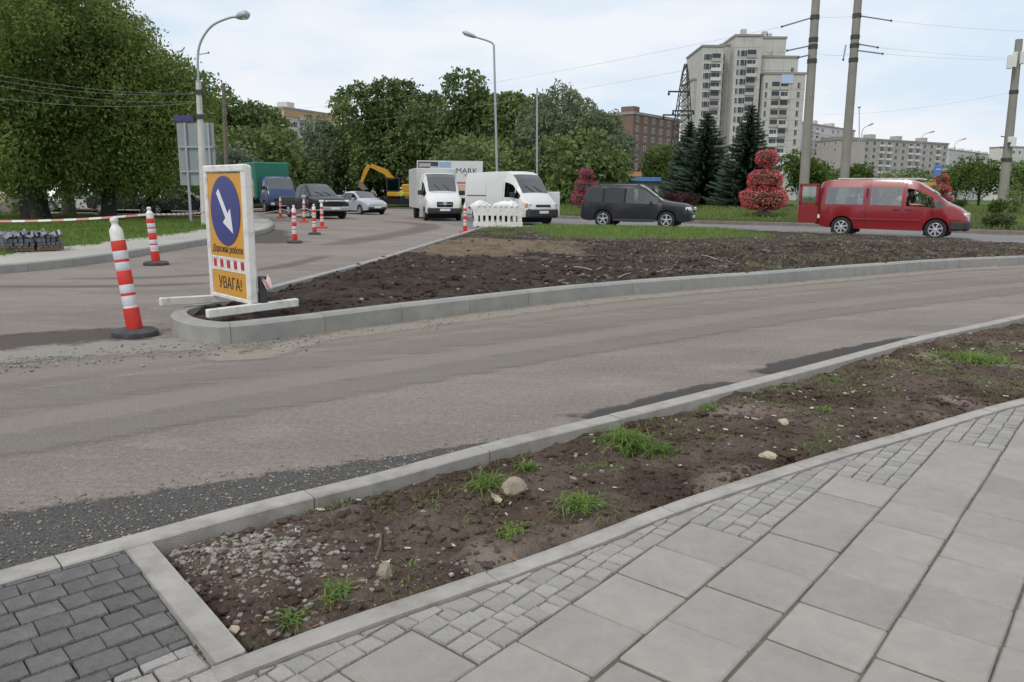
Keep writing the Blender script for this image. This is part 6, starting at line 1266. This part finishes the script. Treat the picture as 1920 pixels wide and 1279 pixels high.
# black pickup
PK_ST = [(-.55, .42, .66, 1.12, 1.58, 1.74, .90, .76, .62), (-.40, .40, .66, 1.12, 1.66, 1.80, .91, .74, .60), (.35, .38, .66, 1.10, 1.66, 1.81, .915, .74, .60), (.62, .38, .66, 1.10, 1.58, 1.68, .915, .75, .61), (1.30, .38, .66, 1.08, 1.15, 1.20, .91, .82, .70), (2.0, .40, .66, 1.02, 1.08, 1.13, .90, .81, .68), (2.45, .44, .64, .92, .98, 1.03, .86, .77, .62), (2.60, .50, .60, .78, .84, .89, .76, .68, .52)]
pk = Vector((-10.9, 43.0, 0)); P_BLK = paint('paint_black', (.007, .007, .008)); C5 = Car('pickup_truck', 'black double-cab pickup with chromed grille waiting behind the traffic posts', 'pickup', PK_ST, (1.70,), .385, P_BLK, pk, R(-52), 1.0)
C5.body([(-.36, .12), (.20, .70), (.74, 1.14)], [(.42, 1.27)], GL_DARK, GL_SCREEN, dark_pillars=True).wheels(M_RIM, .24, 6)
for sd in (1, -1): C5.box('bed_side', (-1.68, .86 * sd, .88), (2.2, .09, .52), P_BLK, .03); tq = MB().lathe([(.24, -.13), (.36, -.12), (.385, -.08), (.385, .08), (.36, .12), (.24, .13)], 24, (-1.40, .80 * sd, .385), Matrix.Rotation(pi / 2, 3, 'X')).build('wheel', M_TYRE_, C5.root, smooth=40); MB().lathe([(.22, .10 * sd), (.21, .135 * sd), (.06, .14 * sd)], 14, (-1.40, .80 * sd, .385), Matrix.Rotation(-pi / 2, 3, 'X')).build('rim', M_RIM, tq)
C5.wipers(1.05, 1.26); C5.box('bed_floor', (-1.68, 0, .66), (2.2, 1.66, .08), P_BLK, .01); C5.box('tailgate', (-2.76, 0, .88), (.07, 1.80, .52), P_BLK, .02); C5.box('chassis', (-1.2, 0, .52), (2.6, .8, .16), M_UNDER, .02)
C5.box('grille', (2.58, 0, .80), (.09, .92, .28), M_UNDER, .05); C5.box('grille_surround', (2.55, 0, .80), (.09, 1.04, .36), M_RIM, .05); C5.both('headlight', (2.46, .66, .92), (.20, .36, .15), M_HLIGHT, .04, -.35); C5.box('bumper', (2.55, 0, .55), (.20, 1.62, .24), S('bumper_silver', (.42, .42, .42), .4, metal=.4), .06); C5.box('number_plate', (2.66, 0, .56), (.02, .52, .11), M_PLATE, .004); C5.mirror(.98, 1.14, M_RIM, 1.2); C5.handle(-.1, 1.0); C5.both('fog_light', (2.60, .62, .54), (.06, .16, .12), M_UNDER, .02)
for y in (-.4, .4): C5.box('seat', (.2, y, 1.22), (.14, .46, .50), M_SEAT, .05)
# ordinary cars
CAR_ST = [(-2.15, .42, .56, .86, .92, .97, .68, .62, .52), (-2.05, .30, .54, .92, .97, 1.02, .80, .73, .62), (-1.7, .26, .54, .94, 1.0, 1.06, .85, .75, .62), (-1.0, .24, .54, .93, 1.32, 1.40, .865, .66, .54), (-.4, .24, .54, .92, 1.36, 1.45, .87, .65, .53), (.2, .24, .54, .91, 1.33, 1.42, .87, .65, .53), (1.05, .24, .54, .90, .96, 1.0, .86, .74, .62), (1.7, .25, .54, .80, .86, .91, .83, .72, .58), (2.05, .30, .52, .68, .73, .78, .74, .64, .50), (2.15, .36, .48, .58, .62, .66, .60, .52, .40)]
def sedan(label, loc, rz, col, scale=1., group='ordinary cars parked or passing'):
    c = Car('car', label, 'car', CAR_ST, (-1.28, 1.32), .30, paint('paint_%d' % int(col[0] * 1000 + col[2] * 7777), col), loc, rz, scale, group)
    c.body([(-1.45, -.72), (-.64, .14), (.22, .92)], [(.12, 1.02), (-1.66, -1.02)], GL_DARK, GL_SCREEN, dark_pillars=True).wheels(M_RIM, .18, 6); c.both('headlight', (2.0, .54, .66), (.2, .30, .13), M_HLIGHT, .04, -.4); c.both('tail_light', (-2.05, .62, .82), (.14, .24, .14), M_TLIGHT, .03); c.box('bumper', (2.10, 0, .42), (.12, 1.3, .18), M_TRIM, .04); c.box('number_plate', (2.175, 0, .46), (.02, .5, .1), M_PLATE, .004); c.mirror(.62, .96, c.paint); c.handle(-.3, .82); return c
sedan('silver car following close behind the black pickup', (-10.0, 51.5, 0), R(-50), (.42, .44, .47), 1.0)
sedan('dark parked car seen between the guide sign and the lamp', (P(345, 392, 47).x, 47, 0), R(6), (.02, .022, .025), 1.0); sedan('dark parked car half hidden by the lawn tree trunk', (P(240, 392, 48).x, 48, 0), R(4), (.03, .025, .03), 1.0)
sedan('white parked car glimpsed between the lawn trees', (P(150, 392, 50).x, 50, 0), R(8), (.66, .66, .66), 1.05); sedan('black parked car under the trees near the left edge', (P(70, 392, 51).x, 51, 0), R(5), (.025, .025, .03), 1.0)
sedan('small white car far away before the right mast', (P(1720, 370, 96).x, 96, .56), R(12), (.70, .70, .70), 1.0)
# green-topped truck
tk = Vector((-15.4, 51.3, 0)); TR_ST = [(-.75, .62, .9, 1.42, 2.12, 2.42, 1.0, .94, .80), (.2, .60, .9, 1.42, 2.14, 2.46, 1.02, .95, .80), (.55, .58, .9, 1.40, 2.06, 2.34, 1.02, .94, .80), (.92, .58, .88, 1.34, 1.46, 1.56, 1.01, .94, .82), (1.10, .58, .86, 1.18, 1.26, 1.32, .99, .92, .80), (1.18, .60, .84, 1.0, 1.06, 1.1, .95, .88, .74)]
P_TBLUE = paint('paint_truck_blue', (.022, .05, .14), .45, .3); C6 = Car('lorry', 'lorry with blue cab and green tarpaulin box at the far side road', 'lorry', TR_ST, (.25,), .42, P_TBLUE, tk, R(-56), .95)
C6.body([(-.45, .48), (.54, .86)], [(.40, .90)], GL_DARK, GL_SCREEN).wheels(M_STEELRIM, .26, 6); M_TARP = S('tarp_green', (.020, .16, .105), .65, var=.1, scale=1., bump=.4, bscale=2.); C6.box('cargo_box', (-3.35, 0, 2.20), (4.9, 2.36, 2.5), M_TARP, .08); C6.box('chassis', (-2.8, 0, .72), (5.6, .9, .24), M_UNDER, .02)
for sd in (1, -1):
    MB().lathe([(.24, -.22), (.40, -.20), (.42, 0), (.40, .20), (.24, .22)], 22, (-4.1, .88 * sd, .42), Matrix.Rotation(pi / 2, 3, 'X')).build('wheel', M_TYRE_, C6.root, smooth=40)
    MB().q([(-1.4, 1.186 * sd, 1.1), (-1.4, 1.186 * sd, 2.2), (-2.6, 1.186 * sd, 2.6), (-3.6, 1.186 * sd, 1.9), (-3.6, 1.186 * sd, 1.1)]).build('side_picture', S('tarp_print', (.50, .38, .22), .6, var=.3, scale=1.5), C6.root)
C6.box('bumper', (1.16, 0, .62), (.18, 1.95, .26), M_TRIM, .05); C6.both('headlight', (1.24, .72, .64), (.06, .26, .16), M_HLIGHT, .03); C6.box('grille', (1.17, 0, .92), (.06, 1.2, .14), M_UNDER, .02); C6.box('number_plate', (1.265, 0, .56), (.02, .5, .11), M_PLATE, .004); C6.mirror(.62, 1.7, M_TRIM, 1.6); C6.box('dashboard', (.65, 0, 1.40), (.3, 1.7, .16), S('dash_red', (.35, .08, .07), .7), .04)
# excavator
M_EXY = S('excavator_yellow', (.58, .30, .02), .5, var=.1, scale=2, dirt=((.30, .20, .08), 1.5, .5)); M_BUCK = S('bucket_steel', (.20, .18, .16), .6, var=.3)
ex = P(742, 384, 84); EX = thing('excavator', 'yellow excavator with raised boom working before the trees', 'excavator', (ex.x, 84, .08), R(180)); 
for sd in (1, -1):
    tr = MB(); pl = [(-1.6, .15), (-1.3, 0), (1.3, 0), (1.6, .15), (1.68, .4), (1.5, .68), (-1.5, .68), (-1.68, .4)]; n_ = len(pl); tr.mesh([(x, -.24, z) for x, z in pl] + [(x, .24, z) for x, z in pl], [tuple(range(n_))[::-1], tuple(range(n_, 2 * n_))] + [(i, (i + 1) % n_, n_ + (i + 1) % n_, n_ + i) for i in range(n_)]); tr.build('track', M_UNDER, EX, loc=(0, .95 * sd, 0), smooth=20)
MB().lathe([(.7, .6), (.7, .85)], 20).build('turntable', M_IRON, EX); MB().box((-.55, 0, 1.12), (2.6, 2.2, .55), ch=.10).build('deck', M_EXY, EX); MB().box((-1.35, 0, 1.75), (1.1, 2.1, .85), ch=.12).build('engine_cover', M_EXY, EX)
cb = MB(); 
for x in (-.55, .75):
    for y in (.15, 1.0): cb.box((x, y, 2.05), (.09, .09, 1.4))
cb.box((.1, .575, 2.80), (1.45, 1.0, .12), ch=.04); cb.box((.1, .575, 1.42), (1.4, .95, .12)); cb.build('cab', M_IRON, EX); 
MB().box((.1, 1.02, 2.1), (1.2, .012, 1.2)).build('window', GL_MID, EX); MB().box((.1, .13, 2.1), (1.2, .012, 1.2)).build('window', GL_MID, EX); MB().box((.78, .575, 2.1), (.012, .78, 1.2)).build('windscreen', GL_MID, EX); MB().box((-.2, .55, 1.75), (.5, .5, .8), ch=.06).build('seat', S('seat_brown', (.16, .07, .05), .8), EX)
s_ = 84 / FPX
def exz(px, py): q = P(px, py, 84); return (-(q.x - ex.x), -.45, q.z - .08)
def beam(nm, pts, w0, mat):
    mb = MB(); vs = []
    for i, (p, h) in enumerate(zip(pts, w0)): 
        a, b_ = Vector(pts[max(i - 1, 0)]), Vector(pts[min(i + 1, len(pts) - 1)]); t = (b_ - a).normalized(); nrm = Vector((-t.z, 0, t.x)); p = Vector(p); vs += [p + nrm * h + Vector((0, .17, 0)), p + nrm * h - Vector((0, .17, 0)), p - nrm * h - Vector((0, .17, 0)), p - nrm * h + Vector((0, .17, 0))]
    n_ = len(pts); mb.mesh(vs, [(i * 4 + k, i * 4 + (k + 1) % 4, i * 4 + 4 + (k + 1) % 4, i * 4 + 4 + k) for i in range(n_ - 1) for k in range(4)] + [(0, 1, 2, 3)[::-1], tuple(range(4 * n_ - 4, 4 * n_))]); return mb.build(nm, mat, EX)
boom = beam('boom', [exz(741, 372), exz(738, 340), exz(722, 322), exz(694, 310)], [.22, .30, .30, .20], M_EXY); beam('stick', [exz(691, 309), exz(684, 322), exz(676, 343)], [.22, .22, .14], M_EXY)
MB().tube([exz(733, 350), exz(712, 321)], .07, 6).build('hydraulic_ram', M_IRON, EX); MB().tube([exz(712, 313), exz(690, 312)], .07, 6).build('hydraulic_ram', M_IRON, EX)
bk = MB(); q0 = exz(676, 344); pl = [exz(673, 338), exz(671, 350), exz(680, 357), exz(689, 355), exz(684, 350), exz(680, 343)]; n_ = len(pl); bk.mesh([(x, -.85, z) for x, y, z in pl] + [(x, -.05, z) for x, y, z in pl], [tuple(range(n_)), tuple(range(n_, 2 * n_))[::-1]] + [(i, (i + 1) % n_, n_ + (i + 1) % n_, n_ + i) for i in range(n_)]); bk.build('bucket', M_BUCK, EX)
# yellow machine at the left edge
ym = P(2, 392, 44); YM = thing('road_roller', 'yellow-roofed road machine cut off by the left photograph edge', 'road machine', (ym.x, 44, 0), R(0)); zc = P(5, 345, 44).z
MB().box((-.3, 0, zc - .05), (1.5, 1.3, .18), ch=.04).build('roof', M_EXY, YM); MB().box((-.3, 0, .9), (2.2, 1.2, .75), ch=.12).build('body', S('machine_beige', (.50, .42, .28), .6), YM)
for x in (-.9, .3):
    for y in (-.5, .5): MB().tube([(x, y, 1.2), (x, y, zc - .1)], .04, 6).build('roof_post', M_IRON, YM)
for x in (-1.2, .6): MB().lathe([(.1, -.6), (.45, -.58), (.47, 0), (.45, .58), (.1, .6)], 22, (x, 0, .47), Matrix.Rotation(pi / 2, 3, 'X')).build('drum', M_BUCK, YM, smooth=40)
MB().box((-.3, 0, 1.45), (.45, .5, .5), ch=.05).build('seat', M_SEAT, YM)

# ================================================================== PEOPLE
def person(name, label, J, E, RAD, mats, matf, loc, rz, scale=1., extras=None):
    """one continuous skinned body: J joints, E bones, RAD radii; matf(centre) -> material slot"""
    keys = list(J); idx = {k: i for i, k in enumerate(keys)}; me = bpy.data.meshes.new('tmp'); me.from_pydata([J[k] for k in keys], [(idx[a], idx[b]) for a, b in E], []); o = bpy.data.objects.new('tmp', me); COL.objects.link(o)
    md = o.modifiers.new('s', 'SKIN'); md.use_smooth_shade = True
    for i, k in enumerate(keys): sv_ = me.skin_vertices[0].data[i]; r = RAD[k]; sv_.radius = (r, r) if not isinstance(r, tuple) else r; sv_.use_root = (k == 'pelvis')
    sb = o.modifiers.new('b', 'SUBSURF'); sb.levels = 1; sb.render_levels = 1; bpy.context.view_layer.update()
    m2 = bpy.data.meshes.new_from_object(o.evaluated_get(bpy.context.evaluated_depsgraph_get())); bpy.data.objects.remove(o); bpy.data.meshes.remove(me); m2.materials.clear()
    for m_ in mats: m2.materials.append(m_)
    for p in m2.polygons: p.material_index = matf(p.center)
    root = thing(name, label, 'person', loc, rz, None, scale); b = link('body', m2, root); 
    if extras: extras(root)
    return root
M_SKIN = S('skin', (.42, .24, .17), .6); M_JEANS = S('trousers_dark', (.035, .04, .055), .9); M_SHIRT = S('shirt_beige', (.46, .40, .30), .9); M_VEST = S('vest_lime', (.50, .62, .08), .7); M_HAIR = S('hair_dark', (.03, .02, .015), .8); M_SHOE = S('shoe_dark', (.02, .02, .02), .8); M_TEE = S('shirt_dark', (.03, .035, .05), .9)
def hand(J, E, RAD, side, wrist, d, nrm, up):
    """palm and five fingers off a wrist"""
    w_ = Vector(wrist); d = Vector(d).normalized(); nrm = Vector(nrm).normalized(); pa = w_ + d * .085; J['palm' + side] = tuple(pa); RAD['palm' + side] = (.038, .016); E.append(('wrist' + side, 'palm' + side))
    for k, (off, ln) in enumerate([(-.03, .065), (-.01, .078), (.011, .074), (.031, .058)]):
        a = pa + nrm * off + d * .012; b = a + d * ln * .55; c = b + (d * .75 + Vector(up) * -.65).normalized() * ln * .5
        for n_, p, r in (('a', a, .0095), ('b', b, .009), ('c', c, .007)): J['f%d%s%s' % (k, n_, side)] = tuple(p); RAD['f%d%s%s' % (k, n_, side)] = r
        E += [('palm' + side, 'f%da%s' % (k, side)), ('f%da%s' % (k, side), 'f%db%s' % (k, side)), ('f%db%s' % (k, side), 'f%dc%s' % (k, side))]
    a = w_ + d * .03 - nrm * .045; b = a + d * .045 - nrm * .018; J['ta' + side] = tuple(a); J['tb' + side] = tuple(b); RAD['ta' + side] = .011; RAD['tb' + side] = .009; E += [('wrist' + side, 'ta' + side), ('ta' + side, 'tb' + side)]
def face(root, c, fwd=0., hair=True, helmet=None):
    c = Vector(c); M_ = Matrix.Rotation(fwd, 3, 'Z'); f = lambda x, y, z: c + M_ @ Vector((x, y, z))
    nb = MB(); nb.ico(f(.112, 0, -.005), .016, (1.1, .8, 1.4), 0, 2); nb.build('nose', M_SKIN, root, smooth=60)
    for sd in (1, -1):
        MB().ico(f(.095, .034 * sd, .022), .013, (.6, 1, .8), 0, 2).build('eye', M_HAIR, root, smooth=60); MB().ico(f(0, .083 * sd, 0), .024, (.7, .4, 1.2), 0, 2).build('ear', M_SKIN, root, smooth=60)
    MB().ico(f(.095, 0, -.055), .02, (.5, 1.2, .3), 0, 2).build('mouth', S('lips', (.35, .12, .10), .6), root, smooth=60)
    if hair:
        h = MB(); h.ico((0, 0, 0), .112, (1.02, .88, .95), .02, 3); h.v = [tuple(f(x - .018, y, max(z, -.03 if x < -.02 else .045) + .022)) for x, y, z in h.v]; h.build('hair', M_HAIR, root, smooth=60)
    if helmet: h = MB(); h.lathe([(.135, .04), (.128, .05), (.12, .10), (.085, .145), (.02, .165)], 18, c); h.build('helmet', helmet, root, smooth=50)
def standing(label, px, py, Y, rz, shirt, pants, lean=.0, helmet=None, arms=((.25, .25), (.1, -.2)), stride=.12):
    J = {'pelvis': (0, 0, .93), 'waist': (.0 + lean * .15, 0, 1.08), 'chest': (lean * .4, 0, 1.30), 'neck': (lean * .6, 0, 1.48), 'head0': (lean * .68, 0, 1.56), 'head': (lean * .72 + .012, 0, 1.66), 'crown': (lean * .74, 0, 1.73)}
    RAD = {'pelvis': (.155, .12), 'waist': (.145, .11), 'chest': (.17, .125), 'neck': .055, 'head0': .068, 'head': (.082, .098), 'crown': (.06, .07)}; E = [('pelvis', 'waist'), ('waist', 'chest'), ('chest', 'neck'), ('neck', 'head0'), ('head0', 'head'), ('head', 'crown')]
    for s_n, sd in (('L', 1), ('R', -1)):
        ax, ab = arms[0 if sd > 0 else 1]; st_ = stride * sd; cx = lean * .45
        J.update({'sh' + s_n: (cx, .19 * sd, 1.40), 'el' + s_n: (cx + ax * .4, .25 * sd, 1.13), 'wrist' + s_n: (cx + ax * .4 + .12 + ab * .2, .24 * sd, .90 + abs(ab) * .25), 'hip' + s_n: (0, .095 * sd, .88), 'kn' + s_n: (st_ + .04, .10 * sd, .48), 'an' + s_n: (st_ * 1.3 - .02, .11 * sd, .09), 'toe' + s_n: (st_ * 1.3 + .16, .12 * sd, .04)})
        RAD.update({'sh' + s_n: .062, 'el' + s_n: .045, 'wrist' + s_n: .03, 'hip' + s_n: .092, 'kn' + s_n: .06, 'an' + s_n: .042, 'toe' + s_n: .036}); E += [('chest', 'sh' + s_n), ('sh' + s_n, 'el' + s_n), ('el' + s_n, 'wrist' + s_n), ('pelvis', 'hip' + s_n), ('hip' + s_n, 'kn' + s_n), ('kn' + s_n, 'an' + s_n), ('an' + s_n, 'toe' + s_n)]
        hand(J, E, RAD, s_n, J['wrist' + s_n], (.25, 0, -1), (1, 0, .2), (0, sd, 0))
    def mf(c): return 3 if c.z < .10 else (2 if c.z < .97 and abs(c.y) < .21 and not (abs(c.y) > .17 and c.z > .7) else (0 if c.z > 1.50 or c.z < 1.06 and abs(c.y) > .19 else 1))
    g = P(px, py, Y); return person('person', label, J, E, RAD, [M_SKIN, shirt, pants, M_SHOE], mf, (g.x, Y, .09), rz, 1.0, lambda r: face(r, J['head'], 0, not helmet, helmet))
standing('worker in a beige shirt standing left of the excavator', 700, 385, 83, R(-60), M_SHIRT, M_JEANS, .08)
standing('worker in a lime safety vest standing by the excavator cab', 753, 384, 81, R(-110), M_VEST, M_JEANS, .02, S('helmet_white', (.7, .7, .7), .4), ((.5, .4), (.4, .4)), .06)
# driver in the red van (van-local joints, then placed with the van)
J = {'pelvis': (.62, -.46, .72), 'waist': (.58, -.46, .90), 'chest': (.54, -.46, 1.14), 'neck': (.56, -.46, 1.33), 'head0': (.58, -.47, 1.40), 'head': (.60, -.475, 1.49), 'crown': (.59, -.475, 1.56), 'shL': (.56, -.28, 1.25), 'elL': (.78, -.24, 1.06), 'wristL': (1.00, -.30, 1.16), 'shR': (.56, -.64, 1.25), 'elR': (.62, -.86, 1.10), 'wristR': (.88, -.87, 1.11)}
RAD = {'pelvis': (.15, .13), 'waist': (.14, .12), 'chest': (.16, .13), 'neck': .055, 'head0': .066, 'head': (.080, .096), 'crown': (.06, .07), 'shL': .06, 'elL': .045, 'wristL': .03, 'shR': .06, 'elR': .046, 'wristR': .032}
E = [('pelvis', 'waist'), ('waist', 'chest'), ('chest', 'neck'), ('neck', 'head0'), ('head0', 'head'), ('head', 'crown'), ('chest', 'shL'), ('shL', 'elL'), ('elL', 'wristL'), ('chest', 'shR'), ('shR', 'elR'), ('elR', 'wristR')]
for s_n, sd in (('L', 1), ('R', -1)):
    k, a = 'hip' + s_n, .10 * sd; J.update({'hip' + s_n: (.66, -.46 + a, .70), 'kn' + s_n: (1.08, -.46 + a * 1.3, .80), 'an' + s_n: (1.22, -.46 + a * 1.3, .42), 'toe' + s_n: (1.36, -.46 + a * 1.3, .38)}); RAD.update({'hip' + s_n: .085, 'kn' + s_n: .06, 'an' + s_n: .04, 'toe' + s_n: .035}); E += [('pelvis', 'hip' + s_n), ('hip' + s_n, 'kn' + s_n), ('kn' + s_n, 'an' + s_n), ('an' + s_n, 'toe' + s_n)]
hand(J, E, RAD, 'L', J['wristL'], (1, -.2, .15), (0, .3, 1), (0, 0, 1)); hand(J, E, RAD, 'R', J['wristR'], (1, .1, -.1), (0, 1, 0), (0, 0, 1))
hx = Vector(J['head'])
drv = person('person', 'driver in a dark shirt with an arm resting on the red van window', J, E, RAD, [M_SKIN, M_TEE, M_JEANS], lambda c: 0 if c.z > 1.36 or (c.x > .66 and c.z > .95) or c.y < -.74 else (1 if c.z > .84 else 2), rv, R(-33), 1.08, lambda r: face(r, hx, R(-25)))
